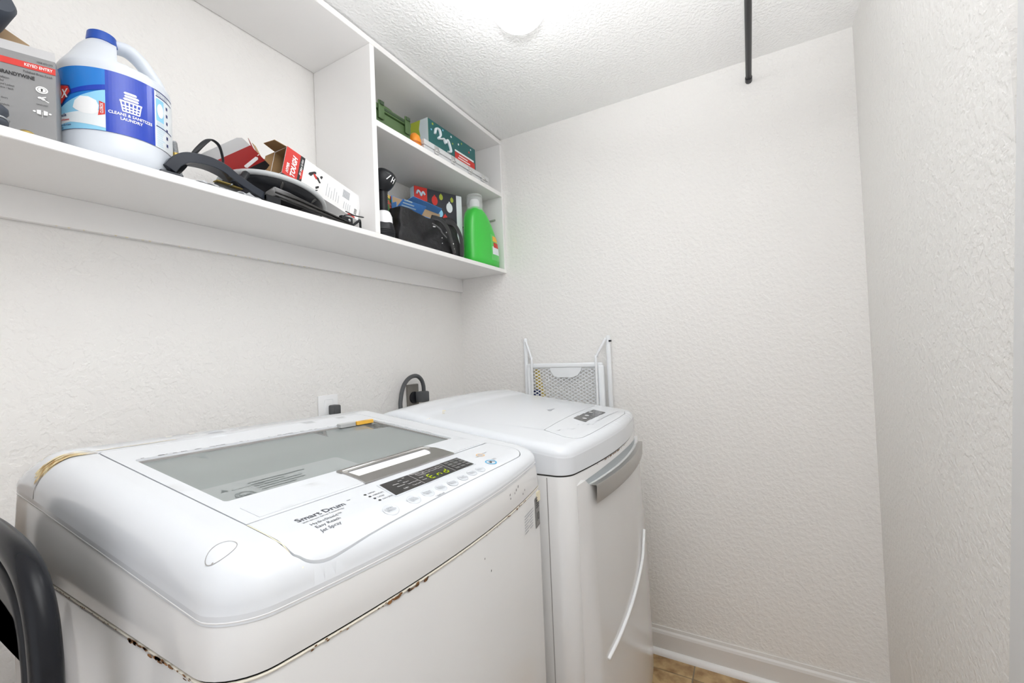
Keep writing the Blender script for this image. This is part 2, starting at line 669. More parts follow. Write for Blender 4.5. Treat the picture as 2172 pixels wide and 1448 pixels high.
# ------------------------------------------------------------------ ceiling lamp and closet rod
t = thing('ceiling_lamp', (1.12, 0.555, ZC), 'lit white globe lamp on the ceiling above the machines', 'lamp')
prof = [(0.0005, -0.160)] + [(0.088 * math.sin(a), -0.072 - 0.088 * math.cos(a)) for a in [k * PI / 24 for k in range(1, 18)]]
bm = lathe(B(), prof + [(0.06, -0.012)], 40)
obj('globe', bm, LAMP, t, smooth=True)
obj('collar', lathe(B(), [(0.092, -0.0), (0.092, -0.046), (0.0895, -0.050), (0.086, -0.050)], 40, cap1=False), WPLAST, t, angle=40)  # out of view; widened to shield the nearby ceiling from the globe

t = thing('closet_rod', (X1, -0.041, 2.382), 'thin black closet rod meeting the far wall under the ceiling', 'rod')
obj('rod', tube(B(), [(-2.89, 0, 0), (0, 0, 0)], 0.0105, 16), BLACKP, t, smooth=True)
obj('end_cap', tube(B(), [(-0.030, 0, 0), (-0.0285, 0, 0), (-0.002, 0, 0), (0, 0, 0)], 0.0125, 16, rads=[.0105, .0125, .0125, .0115]), BLACKP, t, angle=40)

# ------------------------------------------------------------------ shelf unit
t = thing('shelf_unit', (1.95, 1.41, 1.754), 'white painted wall shelf unit with cubbies above the machines', 'shelf')
F_ = 1.105
EPS = 0.0015
obj('bottom_shelf', box(B(), X0 + EPS, X1 - EPS, F_, Y1 - EPS, 1.754, 1.773, 0.0015, 1), WHITEPAINT, t, True)
obj('top_shelf', box(B(), X0 + EPS, X1 - EPS, F_, Y1 - EPS, 2.436, 2.457, 0.0015, 1), WHITEPAINT, t, True)
obj('divider', box(B(), 1.052, 1.073, F_ + .001, Y1 - EPS, 1.773, 2.436, 0.0015, 1), WHITEPAINT, t, True)
obj('end_panel', box(B(), 1.931, X1 - EPS, F_ + .001, Y1 - EPS, 1.773, 2.436, 0.0015, 1), WHITEPAINT, t, True)
obj('middle_shelf', box(B(), 1.073, 1.931, F_ + .002, Y1 - EPS, 2.155, 2.177, 0.0015, 1), WHITEPAINT, t, True)
obj('ledger', box(B(), X0 + EPS, X1 - EPS, Y1 - .019, Y1 - EPS, 1.682, 1.754, 0.001, 1), WHITEPAINT, t, True)
bm = B()
for k in range(46):
    x = 0.35 + k * 0.026 + random.uniform(-.01, .01)
    s = random.uniform(.0012, .003)
    lathe(bm, [(s * .4, -s * .5), (s, 0), (s * .4, s * .5)], 6, (x, Y1 - .0185, 1.6815), sx=random.uniform(1, 2.2))
obj('caulk_dabs', bm, PALEGLUE, t, True, smooth=True, kind='stuff')


# ------------------------------------------------------------------ the two machines
def outline(xl, xr, yf, yr, bow, rf, rb, n=9):
    """rounded rectangle whose front bows out; counter-clockwise"""
    xc, hw = (xl + xr) / 2, (xr - xl) / 2
    pts = []
    for cx, cy, rad, a0 in ((xl + rf, yf + rf, rf, 180), (xr - rf, yf + rf, rf, 270), (xr - rb, yr - rb, rb, 0), (xl + rb, yr - rb, rb, 90)):
        for k in range(n + 1):
            a = math.radians(a0 + 90 * k / n)
            pts.append((cx + rad * math.cos(a), cy + rad * math.sin(a)))
        if a0 == 180:
            for k in range(1, 16):
                pts.append((xl + rf + (xr - xl - 2 * rf) * k / 16, yf))
        elif a0 in (270, 90):
            for k in range(1, 10):
                y = (yf + rf) + ((yr - rb) - (yf + rf)) * k / 10
                pts.append((xr if a0 == 270 else xl, y if a0 == 270 else (yr - rb) - (yr - rb - yf - rf) * k / 10))
    out = []
    for x, y in pts:
        w = max(0.0, 1 - (y - yf) / 0.09)
        b = bow * max(0.0, 1 - ((x - xc) / hw) ** 2) * w
        out.append((x, y - b))
    return out


def offset_loop(P, e):
    P = [np.array(q) for q in P]
    n = len(P)
    out = []
    for i in range(n):
        d = P[(i + 1) % n] - P[i - 1]
        nn = np.array([-d[1], d[0]]) / (np.hypot(*d) + 1e-9)
        out.append(tuple(P[i] + nn * e))
    return out


def skirt(bm, loops):
    """loops: list of (xy list, z function)"""
    return loft(bm, [[(q[0], q[1], zf(q)) for q in L] for L, zf in loops], False, False)


# ---- washing machine
WX = (0.217, 0.938)
W_SEAM = outline(WX[0], WX[1], 0.455, 1.16, 0.036, 0.05, 0.05)
W_RIM = outline(WX[0] + .004, WX[1] - .006, 0.458, 1.155, 0.038, 0.05, 0.05)
ZS = 1.029


def rimz(y):
    return 1.090 + 0.055 * np.clip((np.asarray(y) - 0.50) / 0.62, 0, 1)


def wplane(P):
    y = P[:, 1]
    z = 1.126 + 0.13 * (y - 0.43) - 0.038 * (P[:, 0] - 0.55)
    return z - 3.2 * np.maximum(0, y - 0.995) ** 2


def wtop(P):
    P = np.asarray(P, float)
    e = np.where(inside(P, W_RIM), edist(P, W_RIM), 0.0)
    tt = np.clip((e + .00003) / 0.046, 0, 1)
    g = (1 - (1 - tt) ** 2.3) ** (1 / 2.3)
    rz = rimz(P[:, 1])
    return rz + (wplane(P) - rz) * g


TH = 0.021
CT, ST = math.cos(TH), math.sin(TH)


def wl(u, v):
    return (0.55 + CT * u - ST * v, 0.43 + ST * u + CT * v)


def wl3(u, v, hh=0.0, zf=wtop):
    x, y = wl(u, v)
    return Vector((x, y, float(zf(np.array([[x, y]]))[0]) + hh))


def wframe(u, v, hh=0.0006, zf=wtop):
    o = wl3(u, v, hh, zf)
    return frame(o, wl3(u + .01, v, hh, zf) - wl3(u - .01, v, hh, zf), wl3(u, v + .006, hh, zf) - wl3(u, v - .006, hh, zf))


def drape(bm, pts, hh=0.0006, zf=wtop):
    """a flat decal polygon following the top"""
    vs = [bm.verts.new(wl3(u, v, hh, zf)) for u, v in pts]
    f = bm.faces.new(vs)
    if len(vs) > 4: bmesh.ops.triangulate(bm, faces=[f])
    return bm


def ring(bm, cx, cy, r0, r1, hh=0.0006, n=28, ry=1.0, zf=wtop):
    a = [bm.verts.new(wl3(cx + r0 * math.cos(2 * PI * k / n), cy + ry * r0 * math.sin(2 * PI * k / n), hh, zf)) for k in range(n)]
    b = [bm.verts.new(wl3(cx + r1 * math.cos(2 * PI * k / n), cy + ry * r1 * math.sin(2 * PI * k / n), hh, zf)) for k in range(n)]
    for k in range(n):
        bm.faces.new((a[k], a[(k + 1) % n], b[(k + 1) % n], b[k]))


WASH = thing('washing_machine', (0.5775, 0.80, 0), 'white top-loading washing machine with a glass lid, nearest the camera', 'washing machine')
w = WASH
# body
bm = B()
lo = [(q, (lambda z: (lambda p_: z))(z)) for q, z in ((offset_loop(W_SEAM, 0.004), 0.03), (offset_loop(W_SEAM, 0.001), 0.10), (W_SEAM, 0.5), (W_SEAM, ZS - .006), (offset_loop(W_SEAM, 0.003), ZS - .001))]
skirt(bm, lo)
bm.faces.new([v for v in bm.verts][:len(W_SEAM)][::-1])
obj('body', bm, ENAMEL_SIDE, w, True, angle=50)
# bead and dark joint between body and skirt
bm = B()
loft(bm, [[(q[0], q[1], ZS + dz) for q in offset_loop(W_SEAM, e)] for e, dz in ((.006, -.004), (.006, .006))], False, False)
obj('joint', bm, DARKGAP, w, True)
bm = B()
tube(bm, [(q[0], q[1], ZS - .0005) for q in offset_loop(W_SEAM, 0.0012)], 0.0018, 6, closed=True)
obj('edge_bead', bm, CREAM, w, True, smooth=True)
# skirt
bm = B()
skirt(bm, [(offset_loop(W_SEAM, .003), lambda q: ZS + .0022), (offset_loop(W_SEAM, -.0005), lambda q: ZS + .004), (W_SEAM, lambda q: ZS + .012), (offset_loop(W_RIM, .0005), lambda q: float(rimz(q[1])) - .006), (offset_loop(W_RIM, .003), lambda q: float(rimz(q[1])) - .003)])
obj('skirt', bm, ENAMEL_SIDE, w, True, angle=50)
bm = B()
tube(bm, [(q[0], q[1], float(rimz(q[1])) - .0035) for q in offset_loop(W_RIM, 0.0014)], 0.0017, 6, closed=True)
obj('skirt_bead', bm, WPLAST, w, True, smooth=True)
bm = B()
loft(bm, [[(q[0], q[1], float(rimz(q[1])) + dz) for q in offset_loop(W_RIM, .005)] for dz in (-.006, .003)], False, False)
obj('joint', bm, DARKGAP, w, True)

# outlines on the top, in the lid's own axes
LID = [(-.2535, .1218), (-.2535, .535), (-.25, .541), (.296, .541), (.301, .535), (.302, .1245)]
PANEL = [(-.253, .1195), (-.2535, .046), (-.247, .031), (-.235, .0225), (-.209, .017), (-.16, .0140), (-.08, .0115), (.03, .0115), (.15, .0145), (.238, .0185), (.281, .023), (.304, .036), (.312, .053), (.315, .080), (.306, .1195), (.296, .1205), (.06, .1195)]
OPEN = [(-.2552, .1205), (-.2557, .046), (-.249, .0298), (-.2362, .0211), (-.210, .0156), (-.16, .0126), (-.08, .0101), (.03, .0101), (.15, .0131), (.2385, .0171), (.282, .0215), (.3055, .035), (.3138, .0525), (.3168, .080), (.308, .1215), (.303, .1265), (.303, .536), (.298, .543), (-.252, .543), (-.256, .537)]


def curvy(L, n):
    """round off the first n corners of an outline"""
    return [(q.x, q.y) for q in smooth_path([(a, b, 0) for a, b in L[:n]], 4)] + L[n:]


PANEL = curvy(PANEL, 15)
OPEN = curvy(OPEN, 15)
GLASSP = rrect(-.234, .281, .203, .466, .006)


def toxy(L):
    return [wl(u, v) for u, v in L]


def below(zf, d):
    return lambda P: zf(P) - d


plate('top_cover', W_RIM, [toxy(OPEN)], wtop, ENAMEL, w, 0.010, 0.022, (.0007, .0018, .0034, .0056, .0082, .0110, .0145, .019, .0245, .031, .039, .047), step=.010)
plate('lid', toxy(LID), [toxy(GLASSP)], below(wtop, -.0002), ENAMEL, w, 0.012, 0.03)
plate('control_panel', toxy(PANEL), [], below(wtop, -.0003), ENAMEL, w, 0.008, 0.016)
plate('gasket', toxy(rrect(-.238, .285, .199, .470, .006)), [toxy(rrect(-.231, .278, .206, .4628, .005))], below(wtop, .0035), SEAMGREY, w, 0.004, 0.05)
plate('lid_window', toxy(rrect(-.2345, .2815, .2025, .4665, .005)), [], below(wtop, .0065), GLASS, w, 0.004, 0.06)
# underside pan seals the gaps dark, the tub shows below the glass
plate('inner_frame', toxy(rrect(-.265, .325, .055, .56, .02)), [toxy(rrect(-.20, .25, .225, .452, .05))], below(wtop, .03), TUBP, w, 0.01, 0.05)
bm = B()
lathe(bm, [(0.255, 1.09), (0.25, 1.04), (0.245, 0.95), (0.245, 0.60), (0.20, 0.56), (0.0, 0.57)], 48, (0.573, 0.77, 0), cap0=False, cap1=False)
obj('drum', bm, STEEL, w, True, smooth=True)
bm = B()
lathe(bm, [(0.262, 1.075), (0.262, 1.098), (0.235, 1.104), (0.222, 1.098), (0.222, 1.07)], 48, (0.573, 0.77, 0), cap0=False, cap1=False)
obj('tub_ring', bm, WPLAST, w, True, smooth=True)

# front insert of the lid: groove around the raised strip with the handle
plate('lid_insert', toxy([(-.2335, .1275), (-.2335, .170), (-.226, .1815), (.268, .1815), (.284, .170), (.286, .1275)]), [], below(wtop, -.0011), ENAMEL, w, 0.003, 0.02)
# grime in the joint behind the glass
bm = B()
for k in range(60):
    u = random.uniform(-.235, .28) if k < 48 else .2825
    v = .4665 if k < 48 else random.uniform(.26, .46)
    s = random.uniform(.003, .011)
    if k < 48:
        drape(bm, [(u, v - .0005), (u + s, v - .0005), (u + s * .9, v + random.uniform(.0005, .0018)), (u + s * .2, v + random.uniform(.0005, .002))], .0007)
    else:
        drape(bm, [(u, v), (u + .0014, v), (u + .0012, v + s), (u, v + s)], .0007)
obj('grime', bm, DARKGAP, w, True, kind='stuff')

# handle bezel: frame with curved ends around a white grip pocket
HZ = below(wtop, -.0030)
outerb = [(-.066, .121), (-.062, .145), (-.060, .172), (-.0605, .196), (.150, .199), (.163, .2), (.178, .172), (.178, .15), (.1745, .121), (.05, .1185)]
innerb = [(-.052, .151), (-.052, .178), (-.048, .1825), (.150, .1845), (.155, .181), (.150, .165), (.136, .152)]
plate('handle_bezel', toxy(outerb), [toxy(innerb)], HZ, METAL, w, 0.005, 0.03)
plate('grip_pocket', toxy([(-.051, .152), (-.051, .177), (.150, .1805), (.147, .165), (.135, .153)]), [], below(wtop, .0005 - .0028), WPLAST, w, 0.002, 0.03)
bm = B()
tube(bm, [wl3(u, v, .0032) for u, v in [(-.056, .1865), (0.04, .1885), (.156, .1905), (.164, .176)]], 0.0018, 8)
obj('bezel_rail', bm, CHROME, w, True, smooth=True)

# display
plate('display_bezel', toxy([(-.0745, .049), (-.0605, .103), (.158, .103), (.148, .0495)]), [], below(wtop, -.0010), BTN, w, 0.002, 0.04)
plate('display', toxy([(-.0705, .0525), (-.057, .1), (.154, .1), (.1445, .0525)]), [], below(wtop, -.0016), BLACKG, w, 0.002, 0.04)
bm = B()
for (a, b) in (((.007, .1), (-.003, .0525)), ((.095, .1), (.085, .0525)), ((.007, .098), (.095, .098))):
    d = Vector((b[0] - a[0], b[1] - a[1])).normalized()
    n_ = Vector((-d.y, d.x)) * .0003
    drape(bm, [(a[0] + n_.x, a[1] + n_.y), (b[0] + n_.x, b[1] + n_.y), (b[0] - n_.x, b[1] - n_.y), (a[0] - n_.x, a[1] - n_.y)], .0021)
for k in range(4):
    u = .017 + k * .018
    for q in (((u, .0835), (u + .014, .0835), (u + .014, .0842), (u, .0842)), ((u, .0905), (u + .014, .0905), (u + .014, .0912), (u, .0912)), ((u, .0835), (u + .0006, .0835), (u + .0006, .0912), (u, .0912)), ((u + .014, .0835), (u + .0146, .0835), (u + .0146, .0912), (u + .014, .0912))):
        drape(bm, q, .0021)
for body, sz, u, v, al in (('Heavy', .0052, -.0455, .0825, 'LEFT'), ('Normal', .0052, -.0455, .0725, 'LEFT'), ('Light', .0052, -.0440, .0605, 'LEFT'), ('Hot', .005, -.0275, .0885, 'LEFT'), ('Warm', .005, -.0265, .0785, 'LEFT'), ('Semi Warm', .0048, -.0245, .0695, 'LEFT'), ('Tap Cold', .0050, -.0240, .0595, 'LEFT'), ('30\'', .005, -.013, .0935, 'LEFT'), ('Remaining', .0045, .012, .0955, 'LEFT'), ('Wash', .0042, .009, .0745, 'LEFT'), ('Rinse', .0042, .0065, .0645, 'LEFT')):
    text_bm(bm, body, sz, wframe(u, v, .0022), align=al)
obj('display_print', bm, PALEINK, w, True)
bm = B()
for i in range(3):
    for j in range(4):
        u, v = .0935 + i * .0175, .0575 + j * .0102
        u += (v - .0525) * .2
        drape(bm, [(u, v), (u + .0145, v), (u + .0155, v + .0075), (u + .001, v + .0075)], .0021)
obj('cycle_keys', bm, GREYKEY, w, True)
# seven-segment style "End"
bm = B()


def seg(u0, v0, strokes, W_=.010, H_=.0165):
    P = {'a': ((0, 1), (1, 1)), 'b': ((1, 1), (1, .5)), 'c': ((1, .5), (1, 0)), 'd': ((0, 0), (1, 0)), 'e': ((0, .5), (0, 0)), 'f': ((0, 1), (0, .5)), 'g': ((0, .5), (1, .5))}
    for s in strokes:
        (a, b), (c, d) = P[s]
        x0, y0, x1, y1 = a * W_, b * H_, c * W_, d * H_
        dx, dy = x1 - x0, y1 - y0
        L = math.hypot(dx, dy)
        dx, dy = dx / L, dy / L
        k = .0011
        q = [(x0 + dx * .0013 - dy * k, y0 + dy * .0013 + dx * k), (x1 - dx * .0013 - dy * k, y1 - dy * .0013 + dx * k), (x1 - dx * .0013 + dy * k, y1 - dy * .0013 - dx * k), (x0 + dx * .0013 + dy * k, y0 + dy * .0013 - dx * k)]
        drape(bm, [(u0 + a_ + b_ * .2, v0 + b_) for a_, b_ in q], .0023)


seg(.0235, .0585, 'adefg')
seg(.0435, .0585, 'ceg')
seg(.0635, .0585, 'bcdeg')
obj('display_digits', bm, LCD, w, True)

# buttons
NAMES = [('SPIN\nSPEED', -.108, .027, .0125), ('SOIL\nLEVEL', -.061, .026, .012), ('WASH\nTEMP', -.028, .026, .0115), ('COLD\nWASH', .004, .0245, .0112), ('EXTRA\nRINSE', .035, .024, .011), ('DELAY\nWASH', .068, .026, .011), ('SPECIAL\nCARE', .100, .028, .011), ('OPTION', .129, .028, .011)]
for nm, u, v, rad in NAMES:
    bm = B()
    n = 32
    rr = [(rad, .0002), (rad - .0003, .0010), (rad - .0012, .0012), (rad - .0016, .0007)]
    loft(bm, [[wl3(u + q * math.cos(2 * PI * k / n), v + .86 * q * math.sin(2 * PI * k / n), hh) for k in range(n)] for q, hh in rr], False, True)
    bo = obj('button', bm, BTN, w, True, angle=50)
    bm = text_bm(B(), nm, .0058, wframe(u, v, .0011), align='CENTER')
    obj('button_lettering', bm, INKL, bo, True)
bm = B()
ring(bm, .182, .036, .0105, .0135, .0010, ry=.85)
b1 = obj('start_button', bm, CYAN, w, True)
bm = B()
drape(bm, [(.178, .041), (.178, .031), (.1845, .036)], .0010)
drape(bm, [(.1855, .041), (.187, .041), (.187, .031), (.1855, .031)], .0010)
obj('start_symbol', bm, BLACKINK, b1, True)
bm = B()
ring(bm, .207, .077, .0085, .0105, .0010, ry=.85)
b1 = obj('power_button', bm, ORANGE, w, True)
bm = B()
ring(bm, .207, .077, .0035, .0045, .0010, 16)
drape(bm, [(.2065, .0765), (.2075, .0765), (.2075, .083), (.2065, .083)], .0011)
obj('power_symbol', bm, INKL, b1, True)

# printed wording on the panel
bm = B()
text_bm(bm, 'Smart Drum', .0145, wframe(-.214, .0845), bold=.018, sx=1.02)
text_bm(bm, '\u2122', .007, wframe(-.131, .0885), sx=1.0)
text_bm(bm, 'with Direct Drive Technology', .0052, wframe(-.212, .0745))
obj('heading_lettering', bm, INK, w, True)
for body, sz, u, v, nm_ in (('HydroShield\u2122', .0082, -.209, .0635, 'feature_lettering'), ('Easy Reach', .0082, -.209, .0535, 'feature_lettering'), ('Jet Spray', .0082, -.209, .0435, 'feature_lettering'), ('HIGH', .0056, -.0925, .0875, 'indicator_lettering'), ('MEDIUM', .0056, -.0925, .0775, 'indicator_lettering'), ('LOW', .0056, -.0925, .0675, 'indicator_lettering'), ('NO SPIN', .0056, -.0925, .0575, 'indicator_lettering'), ('POWER', .0045, .221, .080, 'power_lettering'), ('Clean', .004, .186, .074, 'clean_lettering'), ('START /\nPAUSE', .0042, .199, .042, 'start_lettering'), ('* Child Lock', .0042, -.025, .0125, 'lock_lettering')):
    obj(nm_, text_bm(B(), body, sz, wframe(u, v)), INK, w, True)
for v in (.0875, .0775, .0675, .0575):
    bm = B()
    drape(bm, circle(-.0985, v, .0022, .0022, 14), .0009)
    obj('indicator', bm, BLACKINK, w, True)
# blank plug, corner seam, hinge strip lettering, hinge seam
bm = B()
ring(bm, -.299, .089, .0145, .0152, .0005, 36, .9)
drape(bm, circle(-.3115, .083, .0012, .0012, 8), .0006)
obj('plug_outline', bm, SEAMGREY, w, True)


def ribbon(bm, pts, wd, hh, zf=wtop):
    pts = [Vector((a, b)) for a, b in pts]
    for i in range(len(pts) - 1):
        a, b = pts[i], pts[i + 1]
        d0 = (pts[min(i + 1, len(pts) - 1)] - pts[max(i - 1, 0)]).normalized()
        d1 = (pts[min(i + 2, len(pts) - 1)] - pts[i]).normalized()
        n0, n1 = Vector((-d0.y, d0.x)), Vector((-d1.y, d1.x))
        w0 = wd(i / (len(pts) - 1)) if callable(wd) else wd
        w1 = wd((i + 1) / (len(pts) - 1)) if callable(wd) else wd
        drape(bm, [tuple(a - n0 * w0), tuple(b - n1 * w1), tuple(b + n1 * w1), tuple(a + n0 * w0)], hh, zf)


REARSEAM = [(q.x, q.y) for q in smooth_path([(-.256, .5375, 0), (-.275, .5415, 0), (-.292, .550, 0), (-.306, .566, 0), (-.3135, .583, 0), (-.3165, .598, 0)], 5)]
bm = B()
ribbon(bm, REARSEAM, .0006, .0005)
ribbon(bm, [(-.252 + .0555 * k, .5535) for k in range(11)], .0005, .0005)
ribbon(bm, [(-.256, .54), (-.262, .565), (-.272, .60)], .0005, .0005)
obj('hinge_seam', bm, SEAMGREY, w, True)
bm = B()
for k in range(8):
    u = -.225 + k * .017
    drape(bm, [(u, .563), (u + .013, .563), (u + .013, .5645), (u, .5645)], .0006)
drape(bm, [(-.075, .564), (-.045, .564), (-.045, .5695), (-.075, .5695)], .0006)
drape(bm, [(-.03, .565), (-.012, .565), (-.012, .569), (-.03, .569)], .0006)
obj('hinge_lettering', bm, INKL, w, True)
# yellow glue run along the rear seam and paler stains
bm = B()
for k in range(22):
    n_ = len(REARSEAM)
    i0 = random.randint(0, n_ // 2)
    i1 = min(n_ - 1, i0 + random.randint(n_ // 4, n_ - 2))
    off = random.uniform(-.001, .017)
    L_ = [(u + off * .35, v + off * (1 - .5 * j / n_)) for j, (u, v) in enumerate(REARSEAM[i0:i1 + 1])]
    wd_ = random.uniform(.0009, .0028)
    ribbon(bm, L_, (lambda ww: (lambda q: ww * (1.05 - abs(2 * q - 1))))(wd_), .0005 + .0001 * k)
for (u, v) in ((-.300, .625), (-.290, .640)):
    ribbon(bm, [(u + .010 * j / 4, v + .006 * j / 4) for j in range(5)], .0012, .0008)
obj('glue_stain', bm, GLUE, w, True, kind='stuff')
bm = B()
ribbon(bm, [(-.253 + .5 * j / 30, .5555) for j in range(8)], .0012, .0004)
ribbon(bm, [(-.2545, .118), (-.2549, .08), (-.2549, .05), (-.2485, .0232)], .0007, .0007)
for u in (-.14, -.10, .02):
    ribbon(bm, [(u, .585), (u + .012, .588)], .0015, .0007)
obj('pale_stain', bm, PALEGLUE, w, True, kind='stuff')
# rust flakes along the body seam
bm = B()
SEG = [np.array(q) for q in W_SEAM]


def seam_pt(x=None, y=None):
    if x is not None:
        best = min((q for q in range(len(SEG)) if SEG[q][1] < .47 or x < WX[0]), key=lambda q: abs(SEG[q][0] - x))
    for i in range(len(SEG)):
        a, b = SEG[i], SEG[(i + 1) % len(SEG)]
        if x is not None and a[1] < .52 and (a[0] - x) * (b[0] - x) <= 0 and a[0] != b[0]:
            t_ = (x - a[0]) / (b[0] - a[0])
            return a + (b - a) * t_
    return SEG[best]


def flake_front(x, dz, sx, sz):
    q = []
    for k in range(7):
        a = 2 * PI * k / 7
        rx = sx * random.uniform(.6, 1.1)
        xx = x + rx * math.cos(a)
        pt = seam_pt(x=xx)
        q.append(bm.verts.new((pt[0], pt[1] - .0012, ZS + dz + sz * random.uniform(.6, 1.1) * math.sin(a))))
    bm.faces.new(q)


for (xa, xb, n, big) in ((.405, .475, 16, 1.0), (.30, .40, 9, .45), (.70, .725, 4, .6), (.75, .80, 7, .7), (.55, .70, 6, .3), (.82, .88, 4, .3)):
    for k in range(n):
        flake_front(random.uniform(xa, xb), random.uniform(-.003, .001), random.uniform(.003, .007) * big, random.uniform(.0012, .0028) * big)


def flake_side(y, dz, sy, sz):
    q = []
    for k in range(7):
        a = 2 * PI * k / 7
        q.append(bm.verts.new((WX[0] - .0012, y + sy * random.uniform(.6, 1.1) * math.cos(a), ZS + dz + sz * random.uniform(.6, 1.1) * math.sin(a))))
    bm.faces.new(q)


for (ya, yb, n, big) in ((.60, .655, 14, 1.0), (.545, .59, 12, 1.0), (.51, .54, 5, .6), (.66, .90, 16, .45)):
    for k in range(n):
        flake_side(random.uniform(ya, yb), random.uniform(-.003, .0012), random.uniform(.003, .008) * big, random.uniform(.0012, .003) * big)
obj('rust_flakes', bm, RUST, w, True, kind='stuff')
# specks on the skirt
bm = B()
for (x, z) in ((.725, 1.066), (.727, 1.058), (.748, 1.062), (.755, 1.066), (.765, 1.070), (.79, 1.047), (.80, 1.052), (.62, .99), (.64, .96)):
    pt = seam_pt(x=x)
    yy = pt[1] - .0008
    s = random.uniform(.0009, .0018)
    polygon(bm, [(x - s, yy, z - s * 1.6), (x + s * .7, yy, z - s), (x + s, yy, z + s * 2), (x - s * .4, yy, z + s * 1.2)])
obj('paint_chips', bm, BLACKINK, w, True, kind='stuff')
# energy sticker and rating print at the right of the front
bm = B()
pa, pb = seam_pt(x=.862), seam_pt(x=.893)
fr_ = frame((pa[0], pa[1] - .0014, .945), (pb[0] - pa[0], pb[1] - pa[1], 0), (0, 0, 1))
wd_ = (Vector(pb) - Vector(pa)).length
slab(bm, [(0, 0), (wd_, 0), (wd_, .068), (0, .068)], .0004, fr_)
st = obj('warranty_sticker', bm, mat('grey_sticker', (0.23, 0.225, 0.22), 0.45), w, True)
bm = B()
f2 = fr_ @ Matrix.Translation((0, 0, .0008))
text_bm(bm, '10', .026, f2 @ Matrix.Translation((wd_ / 2, .022, 0)), align='CENTER', bold=.02, sx=.8)
for k in range(4):
    slab(bm, [(.005, .043 + k * .005), (wd_ - .005, .043 + k * .005), (wd_ - .005, .0455 + k * .005), (.005, .0455 + k * .005)], .0001, f2)
for q in (((.002, .002), (wd_ - .002, .002), (wd_ - .002, .003), (.002, .003)), ((.002, .064), (wd_ - .002, .064), (wd_ - .002, .065), (.002, .065))):
    slab(bm, q, .0001, f2)
obj('sticker_print', bm, BLACKINK, st, True)
bm = B()
pa, pb = seam_pt(x=.79), seam_pt(x=.852)
fr_ = frame((pa[0], pa[1] - .0012, .945), (pb[0] - pa[0], pb[1] - pa[1], 0), (0, 0, 1))
for k in range(7):
    L = (.055, .056, .02, .03, .018, .034, .022)[k]
    slab(bm, [(.003, .052 - k * .006), (.003 + L, .052 - k * .006), (.003 + L, .0535 - k * .006), (.003, .0535 - k * .006)], .0002, fr_)
    if k > 1: slab(bm, [(.036, .052 - k * .006), (.054, .052 - k * .006), (.054, .0535 - k * .006), (.036, .0535 - k * .006)], .0002, fr_)
obj('rating_print', bm, INKL, w, True)
bm = B()
pt = seam_pt(x=.885)
box(bm, .876, .893, pt[1] - .003, pt[1] - .001, 1.000, 1.022)
obj('tape_scrap', bm, PALEGLUE, w, True)
# film with round emblem under the glass, amber hinge plug
GZ = below(wtop, .0060)
bm = B()
drape(bm, rrect(-.233, .01, .206, .282, .008), .0002, GZ)
fo = obj('instruction_film', bm, FILM, w, True)
bm = B()
ring(bm, -.196, .222, .0125, .0138, .0006, 28, 1, GZ)
ring(bm, -.196, .222, .0105, .0112, .0006, 28, 1, GZ)
text_bm(bm, 'he', .0165, wframe(-.196, .222, .0006, GZ), align='CENTER', bold=.02)
for k in range(5):
    L = random.uniform(.05, .1)
    drape(bm, [(-.17, .225 + k * .009), (-.17 + L, .225 + k * .009), (-.17 + L, .2275 + k * .009), (-.17, .2275 + k * .009)], .0006, GZ)
drape(bm, [(-.213, .252), (-.203, .252), (-.208, .262)], .0006, GZ)
drape(bm, [(-.2, .2495), (-.15, .2495), (-.15, .2505), (-.2, .2505)], .0006, GZ)
obj('film_print', bm, mat('film_grey_print', (0.16, 0.18, 0.18), 0.6), fo, True)
plate('hinge_plug', toxy(rrect(.216, .272, .4515, .4605, .004)), [], below(wtop, -.0045), YELLOWCAP, w, 0.008, 0.03)
plate('hinge_bracket', toxy(rrect(.166, .214, .4535, .468, .003)), [], below(wtop, -.0035), GREYP, w, 0.008, 0.03)
for sx_ in (WX[0] + .08, WX[1] - .08):
    for sy_ in (.56, 1.08):
        obj('foot', lathe(B(), [(.022, 0), (.024, .006), (.016, .012), (.012, .034)], 16, (sx_, sy_, 0)), BLACKP, w, True, angle=40)

# ---- dryer
DX = (0.955, 1.635)
D_SEAM = outline(DX[0], DX[1], 0.398, 1.13, 0.036, 0.035, 0.05)
D_RIM = offset_loop(D_SEAM, .001)
DS = 1.036


def dtop(P):
    P = np.asarray(P, float)
    y = P[:, 1]
    z = 1.119 + 0.125 * (y - 0.44)
    sm = np.clip((y - .835) / .05, 0, 1)
    z = z + .0055 * sm * sm * (3 - 2 * sm)
    z = z - 2.6 * np.maximum(0, y - 0.93) ** 2
    e = np.where(inside(P, D_RIM), edist(P, D_RIM), 0.0)
    tt = np.clip((e + .00003) / 0.030, 0, 1)
    g = (1 - (1 - tt) ** 2.3) ** (1 / 2.3)
    z = z - .011 * (np.clip(np.abs(P[:, 0] - 1.295) / .34, 0, 1) ** 2)
    return z - .026 * (1 - g)


